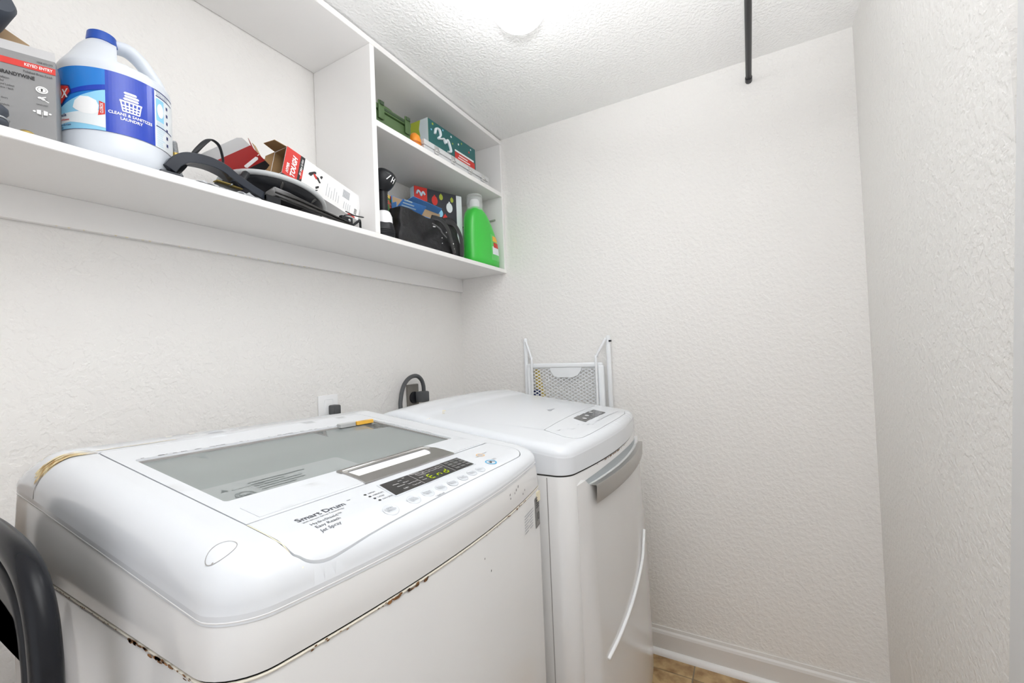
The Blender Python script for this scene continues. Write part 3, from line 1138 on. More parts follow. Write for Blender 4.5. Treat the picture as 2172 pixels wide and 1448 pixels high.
DRY = thing('dryer', (1.295, 0.77, 0), 'white clothes dryer with a metal pull bar, beside the washing machine', 'dryer')
d = DRY
bm = B()
skirt(bm, [(offset_loop(D_SEAM, .004), lambda q: .03), (offset_loop(D_SEAM, .001), lambda q: .1), (D_SEAM, lambda q: .5), (D_SEAM, lambda q: DS - .004), (offset_loop(D_SEAM, .003), lambda q: DS - .001)])
bm.faces.new([v for v in bm.verts][:len(D_SEAM)][::-1])
obj('body', bm, ENAMEL_SIDE, d, True, angle=50)
bm = B()
loft(bm, [[(q[0], q[1], DS + dz) for q in offset_loop(D_SEAM, .0045)] for dz in (-.004, .006)], False, False)
obj('joint', bm, DARKGAP, d, True)
DPAN = [(1.077, .511), (1.052, .44), (1.058, .412), (1.08, .401), (1.13, .395), (1.20, .391), (1.30, .389), (1.40, .391), (1.50, .398), (1.545, .411), (1.56, .44), (1.575, .529)]
DOPEN = [(1.0755, .513), (1.0503, .44), (1.0565, .411), (1.079, .3995), (1.13, .3935), (1.20, .3895), (1.30, .3875), (1.40, .3895), (1.50, .3965), (1.5462, .4098), (1.5617, .44), (1.577, .531)]
plate('top_cover', D_RIM, [DOPEN], dtop, ENAMEL, d, 0.010, 0.022, (.0007, .0018, .0034, .0056, .0082, .0115, .016, .021, .026, .031))
bm = B()
skirt(bm, [(offset_loop(D_SEAM, .003), lambda q: DS + .002), (offset_loop(D_SEAM, -.0004), lambda q: DS + .004), (D_SEAM, lambda q: DS + .02), (D_RIM, lambda q: float(dtop(np.array([q]))[0]) + .0002)])
obj('cover_side', bm, ENAMEL, d, True, angle=60)
plate('control_panel', DPAN, [], below(dtop, -.0003), ENAMEL, d, 0.008, 0.02)
obj('inner_deck', box(B(), 1.0, 1.6, .415, .60, 1.07, 1.085), DARKGAP, d, True)
# side seam of the front panel
obj('panel_seam', box(B(), DX[0] - .0006, DX[0] + .004, .4515, .4535, .06, DS - .004), SEAMGREY, d, True)


def dw(P, hh=.0008):
    a = dtop(np.array(P)) + hh
    return [Vector((q[0], q[1], z)) for q, z in zip(P, a)]


def dpoly(bm, P, hh=.0008):
    vs = [bm.verts.new(q) for q in dw(P, hh)]
    bm.faces.new(vs)


bm = B()
for i in range(4):
    x0, x1 = 1.243 + i * .052, 1.243 + (i + 1) * .052
    dpoly(bm, [(x0, .4495), (x1, .4508), (x1 + .019, .5005), (x0 + .0205, .4975)], .0012)
obj('display', bm, mat('dark_smoked_display', (0.045, 0.042, 0.04), 0.12), d, True)
for (x, y) in ((1.285, .468), (1.335, .478), (1.40, .487)):
    bm = B()
    dpoly(bm, circle(x, y, .0075, .0075, 12), .0018)
    obj('display_light', bm, PALEINK, d, True)
bm = B()
for k in range(8):
    dpoly(bm, [(1.29 + k * .031, .425), (1.304 + k * .031, .425), (1.304 + k * .031, .431), (1.29 + k * .031, .431)])
for k in range(4):
    dpoly(bm, [(1.19 + k * .012, .455 - k * .011), (1.203 + k * .012, .455 - k * .011), (1.203 + k * .012, .4575 - k * .011), (1.19 + k * .012, .4575 - k * .011)])
obj('key_print', bm, INKL, d, True, kind='stuff')
bm = B()


def dframe(x, y, hh=.0008):
    o = dw([(x, y)], hh)[0]
    return frame(o, (1, 0, 0), (0, 1, .125))


text_bm(bm, 'Sensor Dry', .012, dframe(1.095, .478), bold=.02)
text_bm(bm, 'Anti Bacterial', .007, dframe(1.125, .463))
text_bm(bm, 'Wrinkle Care', .007, dframe(1.133, .450))
obj('panel_lettering', bm, INKL, d, True)
bm = B()
ring_pts = circle(1.325, .606, .008, .008, 14)
dpoly(bm, ring_pts)
dpoly(bm, [(1.34, .603), (1.362, .603), (1.362, .609), (1.34, .609)])
obj('emblem', bm, INKL, d, True)
bm = B()
for a, b in (((1.054, .611), (1.077, .513)), ((.995, .80), (1.054, .611))):
    dx_, dy_ = b[0] - a[0], b[1] - a[1]
    n_ = 6
    for k in range(n_):
        q0 = (a[0] + dx_ * k / n_, a[1] + dy_ * k / n_)
        q1 = (a[0] + dx_ * (k + 1) / n_, a[1] + dy_ * (k + 1) / n_)
        dpoly(bm, [q0, (q0[0] + .0014, q0[1]), (q1[0] + .0014, q1[1]), q1], .0005)
obj('lid_seam', bm, BTN, d, True)
bm = B()
for (x, y, s) in ((.968, .836, .009), (1.045, .839, .008), (1.062, .851, .010)):
    dpoly(bm, [(x - s, y - s * .3), (x + s * .6, y - s * .5), (x + s, y + s * .2), (x, y + s * .5)], .0007)
obj('glue_stain', bm, PALEGLUE, d, True, kind='stuff')
# rust along the cover seam
bm = B()
for k in range(26):
    x = random.uniform(1.05, 1.38) if k < 14 else random.uniform(1.18, 1.28)
    s = random.uniform(.002, .006) * (1.5 if k >= 14 else .7)
    cand = [(a, b) for a, b in zip(D_SEAM, D_SEAM[1:]) if a[1] < .45 and (a[0] - x) * (b[0] - x) <= 0 and a[0] != b[0]]
    if not cand: continue
    (a, b) = cand[0]
    y = a[1] + (b[1] - a[1]) * (x - a[0]) / (b[0] - a[0]) - .001
    polygon(bm, [(x - s, y + .0003, DS - .001), (x, y, DS - .0022 * random.uniform(.6, 1.6)), (x + s, y + .0003, DS), (x + s * .3, y, DS + .0018)])
obj('rust_flakes', bm, RUST, d, True, kind='stuff')


# door: bowed slab with a scooped top and a metal pull bar
def dy(x, bulge=0.0):
    q = (x - 1.295) / .34
    return .398 - (.036 + bulge) * max(0, 1 - q * q)


DXL, DXR = .993, 1.598
door_x = [DXL + (DXR - DXL) * k / 28 for k in range(29)]


def scoop(x):
    """top line of the door: full height at the ends, dipping to the pull bar between"""
    q = min((x - DXL), (DXR - x))
    if q < .012: return 1.008 + .012 * math.sin(max(q, 0) / .012 * PI / 2)
    if q < .036: return 1.020 - .018 * ((q - .012) / .024) ** 2
    return 0.998


bm = B()
rows = []
zs = [0.12, .16, .22, .3, .4, .5, .6, .7, .8, .87, .92, .95, .97]
for z in zs + ['top']:
    row = []
    for x in door_x:
        zz = scoop(x) if z == 'top' else z
        q = min(x - DXL, DXR - x)
        edge = (1 - (1 - min(q / .03, 1)) ** 2) ** .5
        bz = min(1, (zz - .08) / .12)
        bul = .010 + .020 * math.sin(min(1, max(0, (1.0 - zz) / .75)) * PI / 2) * 1.0
        row.append((x, dy(x) - .002 - bul * edge * bz, zz))
    rows.append(row)
grid = [[bm.verts.new(q) for q in row] for row in rows]
back = [[bm.verts.new((x, dy(x) + .001, q[2])) for x, q in zip(door_x, row)] for row in rows]
for i in range(len(rows) - 1):
    for j in range(len(door_x) - 1):
        bm.faces.new((grid[i][j], grid[i][j + 1], grid[i + 1][j + 1], grid[i + 1][j]))
for i in range(len(rows) - 1):
    for G_, H_, j in ((grid, back, 0), (back, grid, -1)):
        bm.faces.new((G_[i][j], G_[i + 1][j], H_[i + 1][j], H_[i][j]))
for j in range(len(door_x) - 1):
    bm.faces.new((grid[-1][j], grid[-1][j + 1], back[-1][j + 1], back[-1][j]))
    bm.faces.new((grid[0][j + 1], grid[0][j], back[0][j], back[0][j + 1]))
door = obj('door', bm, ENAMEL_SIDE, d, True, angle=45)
# recess behind the bar and the bar
bm = B()
rx = [DXL + .03 + (DXR - DXL - .06) * k / 24 for k in range(25)]
loft(bm, [[(x, dy(x) - .0014, .985) for x in rx], [(x, dy(x) - .0014, 1.008 + .014 * math.sin(PI * min(1, min(x - DXL, DXR - x) / .3) / 2)) for x in rx]], False, False, closed=False)
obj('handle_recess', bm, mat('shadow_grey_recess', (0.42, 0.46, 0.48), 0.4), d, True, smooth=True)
bm = B()
hx = [1.040 + (1.575 - 1.040) * k / 24 for k in range(25)]
prof_ = ((.0, .999), (.016, 1.000), (.018, .997), (.0165, .955), (.014, .952))
loft(bm, [[(x, dy(x) - .010 - o_, z_) for x in hx] for o_, z_ in prof_], False, False, closed=False)
obj('pull_bar', bm, METAL, d, True, angle=50)
bm = B()
arc = smooth_path([(x, dy(x) - .0300, z) for x, z in ((1.46, .73), (1.43, .695), (1.38, .655), (1.255, .610), (1.143, .578), (1.057, .559))], 6)
tube(bm, arc, .0046, 8)
obj('door_ridge', bm, WPLAST, door, True, smooth=True)
obj('hinge_catch', box(B(), .9905, .9925, .392, .398, .925, .965), GREYP, d, True)
for sx_ in (DX[0] + .08, DX[1] - .08):
    for sy_ in (.50, 1.06):
        obj('foot', lathe(B(), [(.022, 0), (.024, .006), (.016, .012), (.012, .034)], 16, (sx_, sy_, 0)), BLACKP, d, True, angle=40)

# ------------------------------------------------------------------ sockets and cord on the back wall
t = thing('wall_outlet', (1.067, Y1, 1.165), 'white outlet plate low on the back wall behind the washing machine', 'outlet')
obj('plate', box(B(), -.043, .043, -.006, -.0005, -.07, .043, .003, 2), WPLAST, t, angle=40)
obj('socket', box(B(), -.018, .018, -.008, -.005, -.055, .026, .003, 2), WPLAST, t, angle=40)
pm = Matrix.Translation((1.078, Y1 - .0085, 1.150))
bm = box(B(), -.015, .015, -.036, 0, -.017, .020, .005, 2, mtx=pm)
obj('plug', bm, CORD, WASH, True, angle=40)
obj('power_cord', tube(B(), [pm @ q for q in smooth_path([(0, -.026, -.015), (.0, -.030, -.06), (-.03, -.030, -.16), (-.08, -.10, -.30), (-.10, -.26, -.45)], 6)], .006, 10), CORD, WASH, True, smooth=True)
t = thing('dryer_outlet', (1.53, Y1, 1.165), 'grey-brown heavy outlet box on the back wall behind the dryer', 'outlet')
obj('plate', box(B(), -.042, .034, -.012, -.0005, -.07, .042, .004, 2), OUTBOX, t, angle=40)
obj('socket', lathe(B(), [(.028, 0), (.028, .008), (.024, .010)], 24, mtx=Matrix.Translation((-.004, -.012, -.02)) @ Matrix.Rotation(PI / 2, 4, 'X')), BLACKP, t, angle=40)
pm = Matrix.Translation((1.548, Y1 - .024, 1.150))
obj('plug', box(B(), -.024, .026, -.045, .0, -.028, .022, .006, 2, mtx=pm), CORD, DRY, True, angle=40)
pts = smooth_path([(.012, -.022, .016), (.010, -.022, .048), (-.004, -.022, .078), (-.035, -.022, .097), (-.080, -.022, .092), (-.118, -.022, .062), (-.140, -.022, .010), (-.150, -.03, -.06), (-.155, -.08, -.25), (-.155, -.26, -.5)], 8)
obj('power_cord', tube(B(), [pm @ q for q in pts], .0095, 12), CORD, DRY, True, smooth=True)

# ------------------------------------------------------------------ folded ironing-board frame leaning on the far wall
t = thing('ironing_board', (1.92, 0.79, 0.0), 'folded white metal ironing board with mesh top upright against the far wall', 'ironing board')
for y, z in ((1.000, 1.405), (.571, 1.398)):
    obj('post', lathe(B(), [(.0105, 0.0), (.0105, z - .012), (.009, z - .003), (.005, z)], 14, (1.926, y, 0)), WCOAT, t, True, smooth=True)
obj('frame', box(B(), 1.908, 1.928, .60, .990, 1.252, 1.276, .007, 3), WCOAT, t, True, angle=50)
obj('frame', box(B(), 1.906, 1.928, .594, .622, .72, 1.262, .006, 2), WCOAT, t, True, angle=50)
obj('frame', box(B(), 1.906, 1.928, .968, .988, .72, 1.262, .006, 2), WCOAT, t, True, angle=50)
for pp in ([(1.915, .992, 1.388), (1.905, .972, 1.345), (1.898, .957, 1.300), (1.897, .955, 1.26), (1.897, .962, .75)], [(1.915, .578, 1.385), (1.905, .60, 1.345), (1.898, .622, 1.300), (1.897, .624, 1.26), (1.897, .628, .75)]):
    obj('leg', tube(B(), smooth_path(pp, 6), .0058, 10), WCOAT, t, True, smooth=True)
bm = B()
ya, yb, za, zb = .622, .968, .74, 1.254
px_, pz_ = .029, .0165
k = pz_ / px_
for sgn in (1, -1):
    lo_, hi_ = (za - k * (yb - ya)), zb + k * (yb - ya)
    n = int((hi_ - lo_) / pz_)
    for i in range(n):
        c0 = lo_ + i * pz_
        # line z = c0 + sgn*k*(y-ya) (or from yb), clipped to the panel
        def zy(y): return c0 + k * ((y - ya) if sgn > 0 else (yb - y))
        ys = [ya, yb]
        y_at = lambda z: (ya + (z - c0) / k) if sgn > 0 else (yb - (z - c0) / k)
        lo2, hi2 = sorted((y_at(za), y_at(zb)))
        y0_, y1_ = max(ya, lo2), min(yb, hi2)
        if y1_ - y0_ < .004: continue
        dz_ = .0022
        P = [(y0_, zy(y0_)), (y1_, zy(y1_))]
        xx = 1.916 + .0008 * sgn
        vs = []
        for x_ in (xx - .0008, xx + .0008):
            for (y_, z_) in P:
                vs += [bm.verts.new((x_, y_, z_ - dz_)), bm.verts.new((x_, y_, z_ + dz_))]
        a0, a1, b0, b1, c0_, c1_, d0, d1 = vs
        for f in ((a0, b0, b1, a1), (c0_, c1_, d1, d0), (a0, c0_, d0, b0), (a1, b1, d1, c1_)):
            bm.faces.new(f)
obj('mesh_panel', bm, WCOAT, t, True, kind='stuff')
bm = B()
slab(bm, [(.70, 1.255), (.865, 1.255), (.86, 1.235), (.845, 1.215), (.825, 1.207), (.745, 1.207), (.72, 1.218), (.705, 1.238)], .003, Matrix(((0, 0, 1, 1.911), (1, 0, 0, 0), (0, 1, 0, 0), (0, 0, 0, 1))))
obj('solid_tab', bm, WCOAT, t, True)
bm = B()
lathe(bm, [(.004, 0), (.004, .012)], 10, mtx=Matrix.Translation((1.915, .565, 1.372)) @ Matrix.Rotation(PI / 2, 4, 'X'))
obj('hinge_pin', bm, BLACKP, t, True)

t = thing('packet', (1.9385, .937, .9), 'crumpled yellow and navy packet tucked behind the left post of the ironing board', 'packet')
bm = B()
n = 14
rings = []
for k in range(n + 1):
    z = -.88 + .88 * 0 + (0.345 + .88) * k / n
    q = max(0, (z - .05) / .295)
    w_ = .05 * (1 - .75 * q) + .004 * math.sin(k * 2.3)
    cy = .012 * math.sin(k * .9) + .012 * q
    dd = .006 * (1 - .5 * q)
    rings.append([(0 + dd * math.cos(a), cy + w_ * math.sin(a), z) for a in [2 * PI * j / 10 for j in range(10)]])
loft(bm, rings)
obj('pouch', bm, YELLOWB, t, smooth=True)
obj('pouch_band', box(B(), -.0085, .0, -.006, .046, .16, .245, .002, 1), NAVY, t)

# ------------------------------------------------------------------ black hooped frame at the left
t = thing('hooped_frame', (0.15, 0.92, 0), 'glossy black plastic hooped frame standing at the left of the washing machine', 'frame')
HX = .152
half = [(0, .655, 0.014), (0, .659, .60), (0, .664, .92), (0, .668, 1.020), (0, .672, 1.048), (0, .680, 1.076), (0, .696, 1.102), (0, .724, 1.123), (0, .772, 1.137), (0, .846, 1.144), (0, .92, 1.145)]
full = [(HX, y, z) for _, y, z in half] + [(HX, 1.84 - y, z) for _, y, z in reversed(half[:-1])]
path = smooth_path(full, 6)
obj('rim', tube(B(), path, .0135, 18, up=(1, 0, 0)), BLACKGLOSS, t, True, smooth=True)
half2 = [(.694, .02), (.698, .6), (.702, .92), (.706, 1.010), (.712, 1.038), (.722, 1.064), (.744, 1.088), (.782, 1.104), (.85, 1.113), (.92, 1.114)]
inner = smooth_path([(HX - .004, y, z) for y, z in half2] + [(HX - .004, 1.84 - y, z) for y, z in reversed(half2[:-1])], 6)
obj('inner_rim', tube(B(), inner, .0065, 12), BLACKP, t, True, smooth=True)
pan = [(q.y, q.z) for q in path]
pan2 = [(q.y, q.z) for q in inner]
bm = B()
for A_, x_ in ((pan, HX + .006),):
    a0 = [bm.verts.new((HX + .004, y, z)) for y, z in pan]
    a1 = [bm.verts.new((HX + .002, y, z)) for y, z in pan2]
    n_ = min(len(a0), len(a1))
    for k in range(n_ - 1):
        i0, i1 = k * (len(a0) - 1) // (n_ - 1), (k + 1) * (len(a0) - 1) // (n_ - 1)
        j0, j1 = k * (len(a1) - 1) // (n_ - 1), (k + 1) * (len(a1) - 1) // (n_ - 1)
        if i0 != i1 and j0 != j1: bm.faces.new((a0[i0], a0[i1], a1[j1], a1[j0]))
wb = obj('web', bm, NAVYBLK, t, True, smooth=True)
sm = wb.modifiers.new('thickness', 'SOLIDIFY')
sm.thickness = .006
ins = [(y, z) for y, z in pan2 if z > 1.0]
yl, yr_ = ins[0][0], ins[-1][0]
low = [(yr_ - (yr_ - yl) * k / 10, 1.02 + .040 * math.sin(PI * k / 10)) for k in range(11)]
bm = B()
slab(bm, ins + low, .010, Matrix(((0, 0, 1, HX + .004), (1, 0, 0, 0), (0, 1, 0, 0), (0, 0, 0, 1))))
obj('back_panel', bm, BLACKP, t, True, smooth=False)
bm = B()
tube(bm, smooth_path([(HX, .67, .35), (HX, .92, .36), (HX, 1.17, .35)], 6), .015, 10)
obj('cross_bar', bm, BLACKP, t, True, smooth=True)
t = thing('rusty_lump', (0.199, 0.90, 0.0), 'dark rusty brown lump seen through the black hooped frame', 'debris')
bm = B()
bmesh.ops.create_icosphere(bm, subdivisions=4, radius=1)
for v in bm.verts:
    nz = noise.noise(v.co * 3.5) * .3 + noise.noise(v.co * 8) * .25
    v.co = Vector((v.co.x * .010, v.co.y * .05 * (1 + nz), .505 + v.co.z * .505 * (1 + nz * .04)))
zmin = min(v.co.z for v in bm.verts)
for v in bm.verts: v.co.z -= zmin
obj('lump', bm, BROWNJUNK, t, smooth=True)
t = thing('card_scrap', (0.185, 1.195, 0), 'brown cardboard sheet standing behind the black hooped frame', 'cardboard')
obj('sheet', box(B(), -.004, .004, -.03, .10, 0, 1.135, .001, 1), KRAFT, t)
obj('top_fold', box(B(), -.004, .002, -.02, .10, 1.135, 1.140), KRAFTD, t)

exec_items = True
SZ = 1.773      # top of the long shelf
MZ = 2.177      # top of the middle shelf


def rot_z(a): return Matrix.Rotation(a, 4, 'Z')


# ------------------------------------------------------------------ grey lock-set carton
a = math.radians(-20.5)
t = thing('lock_carton', (.286, 1.135, SZ), 'grey printed lock-set carton with a red stripe, left of the bleach jug', 'box', (0, 0, a))
bw, bd, bh = .165, .075, .163
bm = box(B(), -bw, 0, 0, bd, 0, bh, .0012, 1)
obj('carton', bm, BOXGREY, t)
bm = B()
loft(bm, [[(-bw, .002, bh), (-.0, .002, bh), (-.0, .003, bh), (-bw, .003, bh)], [(-bw, .026, bh + .030), (-.004, .026, bh + .030), (-.004, .027, bh + .030), (-bw, .027, bh + .030)]])
obj('open_flap', bm, BOXFLAP, t)
FR = frame((0, -.0006, 0), (1, 0, 0), (0, 0, 1))     # front face, origin lower right corner


SC, SCX = .76, .50
FRI = FR @ Matrix.Translation((0, .163 * .24, 0)) @ Matrix.Diagonal((.70, .58, 1, 1))
FR = FR @ Matrix.Translation((0, .163 * (1 - SC), 0)) @ Matrix.Diagonal((SCX, SC, 1, 1))


def at(x, z, e=0.0): return FR @ Matrix.Translation((x, z, e))


bm = B()
slab(bm, [(-bw / SCX, .128), (0, .128), (0, .1435), (-bw / SCX, .1435)], .0003, FR)
st = obj('red_stripe', bm, REDP, t)
bm = text_bm(B(), 'KEYED ENTRY', .0098, at(-.008, .136, .0008), align='RIGHT', bold=.02, sx=1.15)
obj('stripe_lettering', bm, WHITEINK, st)
bm = B()
text_bm(bm, '1008 870 579', .0068, at(-.007, .150, .0004), align='RIGHT', sx=1.1)
text_bm(bm, 'Polished Brass Finish', .0085, at(-.008, .119, .0004), align='RIGHT', sx=1.05)
text_bm(bm, 'BRANDYWINE', .0122, at(-.054, .106, .0004), align='RIGHT', bold=.03, sx=1.12)
for k, s in enumerate(('One tool installation', '4 Keys included', 'Deadbolt/Keyed Lockset', 'with push button / latch', '& Security', '', 'For exterior doors', 'that requires', 'one 2-1/8" borehole', 'on entry doors', 'and with lock &', 'latch bolts')):
    text_bm(bm, s, .0070, at(-.175, .092 - k * .0082, .0004))
obj('carton_lettering', bm, BLACKINK, t)
bm = B()
text_bm(bm, 'HANDLESET', .0055, at(-.036, .0445, .0004), align='CENTER')
text_bm(bm, '4 keys included', .0042, at(-.036, .060, .0004), align='CENTER')
text_bm(bm, 'Keyed / Inside', .004, at(-.036, .018, .0004), align='CENTER')
obj('icon_lettering', bm, BLACKINK, t, kind='stuff')
bm = B()


def ai(x, z, e=0.0):
    """icon positions on the carton front"""
    return FRI @ Matrix.Translation((x, .090 + (z - .090) * 1.25 + .018, e))


bmr = [(.0125, 0), (.0125, .0004)]
lathe(bm, [(.0001, 0), (.0115, 0), (.0115, .0006), (.0001, .0006)], 24, mtx=ai(-.026, .090))
bg = obj('badge', bm, WHITEINK, t)
bm = B()
n = 28
for r0, r1 in ((.0075, .0082),):
    A_ = [bm.verts.new(ai(-.026, .090, .0009) @ Vector((r0 * math.cos(2 * PI * k / n), r0 * math.sin(2 * PI * k / n), 0))) for k in range(n)]
    C_ = [bm.verts.new(ai(-.026, .090, .0009) @ Vector((r1 * math.cos(2 * PI * k / n), r1 * math.sin(2 * PI * k / n), 0))) for k in range(n)]
    for k in range(n): bm.faces.new((A_[k], A_[(k + 1) % n], C_[(k + 1) % n], C_[k]))
slab(bm, circle(0, .0018, .0022, n=12), .0002, ai(-.026, .090, .0008))
slab(bm, [(-.0009, .001), (.0009, .001), (.0018, -.005), (-.0018, -.005)], .0002, ai(-.026, .090, .0008))
obj('badge_keyhole', bm, BLACKINK, bg)
bm = B()
for (x, z, q) in ((-.030, .0685, .5), (-.024, .0665, -.6)):
    m2 = ai(x, z) @ Matrix.Rotation(q, 4, 'Z')
    slab(bm, circle(0, 0, .0042, .0036, 14), .0004, m2)
    slab(bm, [(.003, -.0012), (.013, -.0012), (.013, .0012), (.003, .0012)], .0004, m2)
for sgn, x in ((1, -.036), (-1, -.016)):
    slab(bm, [(0, -.006), (sgn * .0075, -.0075), (sgn * .0075, .0075), (0, .006)], .0004, ai(x, .031))
    slab(bm, circle(-sgn * .0045, 0, .0028, n=12), .0004, ai(x, .031))
slab(bm, [(-.0263, .022), (-.0257, .022), (-.0257, .040), (-.0263, .040)], .0004, ai(0, 0))
obj('carton_icons', bm, WHITEINK, t)

# kraft carton with open flap and the slate mallet above it
t = thing('kraft_carton', (.188, 1.337, SZ), 'tan kraft carton with a raised flap behind the grey lock-set carton', 'box')
obj('carton', box(B(), -.09, .09, -.06, .06, 0, .235, .002, 1), KRAFT, t)
bm = B()
slab(bm, [(-.09, 0), (.084, 0), (.09, .012), (.09, .030), (.083, .045), (-.09, .045)], .0022, frame((0.0, -.06, .2352), (1, 0, -.42), (0, -.25, 1)))
obj('flap', bm, KRAFT, t)
t = thing('rubber_mallet', (.203, 1.238, SZ + .192), 'dark slate rubber mallet lying on top of the grey lock-set carton', 'mallet')
bm = lathe(B(), [(.0001, -.055), (.028, -.055), (.034, -.048), (.036, 0), (.034, .048), (.028, .055), (.0001, .055)], 28, mtx=Matrix.Translation((.006, .0, .062)) @ Matrix.Rotation(math.radians(72), 4, 'X') @ Matrix.Rotation(.2, 4, 'Y'))
obj('head', bm, SLATE, t, angle=40)
obj('handle', tube(B(), [(0.0, .0, .060), (-.10, .004, .040), (-.22, .008, .018)], .012, 12), KRAFT, t, smooth=True)
t = thing('door_knob', (.206, 1.118, SZ), 'dark door knob lying at the shelf edge in front of the grey carton', 'knob')
bm = lathe(B(), [(.0001, 0), (.012, 0), (.016, .004), (.0165, .010), (.013, .016), (.0135, .019), (.0165, .024), (.016, .032), (.010, .038), (.0001, .040)], 24)
obj('knob', bm, SLATE, t, smooth=True)
obj('ring', lathe(B(), [(.0166, .012), (.0176, .0135), (.0166, .015)], 24, cap0=False, cap1=False), ZINC, t, smooth=True)
t = thing('brass_washer', (.243, 1.117, SZ), 'small dull brass washer on the shelf edge by the dark knob', 'washer')
lb = lathe(B(), [(.004, 0), (.010, 0), (.0105, .002), (.008, .005), (.004, .005)], 20, cap0=False, cap1=False)
obj('ring', lb, BRASS, t, smooth=True)

# ------------------------------------------------------------------ bleach jug
t = thing('bleach_jug', (.402, 1.212, SZ), 'white bleach jug with blue label and blue cap on the shelf', 'jug')
JR = .096
prof = [(.070, 0), (.088, .003), (.0945, .010), (.0955, .03), (JR - .0012, .050), (JR - .0012, .188), (.0955, .194), (.0945, .205)]
bm = B()
rings = []
n = 48
up_ = [(.0945, .203, 0), (.0938, .2055, 0), (.0926, .208, 0), (.0915, .2105, 0), (.090, .2135, 0), (.0835, .224, 0), (.0795, .230, -.0005), (.0765, .234, -.001), (.072, .240, -.0025), (.068, .245, -.004), (.063, .251, -.0065), (.0575, .256, -.009), (.052, .261, -.012), (.046, .266, -.0145), (.0355, .274, -.0195), (.027, .279, -.0235), (.0225, .283, -.0235), (.0225, .290, -.0235)]
for rr, z in prof[:-1]:
    rings.append([(rr * math.cos(2 * PI * k / n), rr * math.sin(2 * PI * k / n), z) for k in range(n)])
for rr, z, cx in up_:
    q = min(1, max(0, (z - .205) / .09))
    ring_ = []
    for k in range(n):
        a_ = 2 * PI * k / n
        sq = 1.0
        # the shoulder is cut back on the handle side
        hx_, hy_ = math.cos(math.radians(-18)), math.sin(math.radians(-18))
        x, y = cx + rr * math.cos(a_), rr * math.sin(a_)
        u, v = x * hx_ + y * hy_, -x * hy_ + y * hx_
        q_ = min(1, max(0, (z - .2035) / .010))
        q_ = q_ * q_ * (3 - 2 * q_)
        lim = .096 - (.096 - .001) * q_
        if u > lim:
            over = u - lim
            u = lim
            v *= max(.55, 1 - over * 4)
        ring_.append((u * hx_ - v * hy_, u * hy_ + v * hx_, z))
    rings.append(ring_)
loft(bm, rings)
obj('bottle', bm, JUG, t, smooth=True)
hq = ((-.020, .282), (.000, .2905), (.020, .2905), (.040, .275), (.056, .252), (.070, .228), (.077, .205))
hp = smooth_path([(a * math.cos(math.radians(-18)), a * math.sin(math.radians(-18)), z) for a, z in hq], 6)
bm = tube(B(), hp, .012, 16, flat=1.35, up=(0.5, 0, .866), rads=[.010 + .0035 * min(1, k / 12) for k in range(len(hp))])
obj('handle', bm, JUG, t, smooth=True)
bm = lathe(B(), [(.0001, .3035), (.0215, .3035), (.024, .3015), (.0258, .286), (.0258, .2825), (.023, .2815)], 32, (-.0235, 0, 0))
obj('cap', bm, CAPBLUE, t, angle=40)


def cyl(ang0, u, v, rr=JR):
    """label coordinates: u metres along the girth from ang0 (degrees), v height"""
    a_ = math.radians(ang0) + u / JR
    return Vector((rr * math.cos(a_), rr * math.sin(a_), v))


def cyl_patch(bm, a0, a1, z0, z1, rr, top=None, bot=None):
    n_ = max(2, int(abs(a1 - a0) / 3))
    lo_ = [(a0 + (a1 - a0) * k / n_) for k in range(n_ + 1)]
    A_ = [bm.verts.new((rr * math.cos(math.radians(x)), rr * math.sin(math.radians(x)), bot(x) if bot else z0)) for x in lo_]
    C_ = [bm.verts.new((rr * math.cos(math.radians(x)), rr * math.sin(math.radians(x)), top(x) if top else z1)) for x in lo_]
    for k in range(n_): bm.faces.new((A_[k], A_[k + 1], C_[k + 1], C_[k]))


def cyl_shape(bm, ang0, pts, rr):
    """flat outline in label coordinates wrapped on the jug (fan of slices)"""
    V, F = tri2d(pts, .004)
    vs = [bm.verts.new(cyl(ang0, u, v, rr)) for u, v in V]
    for f in F: bm.faces.new([vs[i] for i in f])


def cyl_text(bm, ang0, body, size, u0, v0, rr, **kw):
    me = text_mesh(body, size, **kw)
    for v in me.vertices:
        v.co = cyl(ang0, u0 + v.co.x, v0 + v.co.y, rr)
    bm.from_mesh(me)
    bpy.data.meshes.remove(me)


ZB, ZT = .058, .186
A1, A2, A3 = 241.0, 291.0, 345.0
bm = B()
cyl_patch(bm, 165, A1, ZB, ZT, JR)
lab = obj('picture_label', bm, AZURE, t)
bm = B()
cyl_patch(bm, A1, A2, ZB, ZT, JR)
labb = obj('blue_label', bm, BLUELAB, t)
bm = B()
cyl_patch(bm, A2, A3, ZB, ZT, JR)
labw = obj('text_label', bm, LABWHITE, t)
R1, R2, R3 = JR + .0004, JR + .0008, JR + .0012
# picture panel: pale swoosh, white corner, small poured jug, red emblem
bm = B()
cyl_patch(bm, 165, A1, 0, 0, R1, top=lambda x: .074 + .070 * ((x - 165) / 76) ** .8, bot=lambda x: ZB + .0003)
obj('swoosh', bm, SKYLAB, lab)
bm = B()
cyl_patch(bm, 165, A1, 0, 0, R2, top=lambda x: .088 + .012 * ((x - 165) / 76) ** 2, bot=lambda x: ZB + .004 + .010 * (1 - abs(x - 205) / 45))
obj('white_area', bm, LABWHITE, lab)
bm = B()
cyl_patch(bm, 178, A1, 0, 0, R2, top=lambda x: .120 + .034 * ((x - 178) / 63) ** .8, bot=lambda x: .113 + .030 * ((x - 178) / 63) ** .8)
obj('blue_arc', bm, BLUELAB, lab)
J0 = 241
bm = B()
cyl_shape(bm, J0, [(-.054, .101), (-.048, .096), (-.036, .090), (-.020, .088), (-.012, .094), (-.010, .108), (-.014, .118), (-.026, .124), (-.040, .124), (-.050, .115)], R3)
obj('pictured_jug', bm, WPLAST, lab)
bm = B()
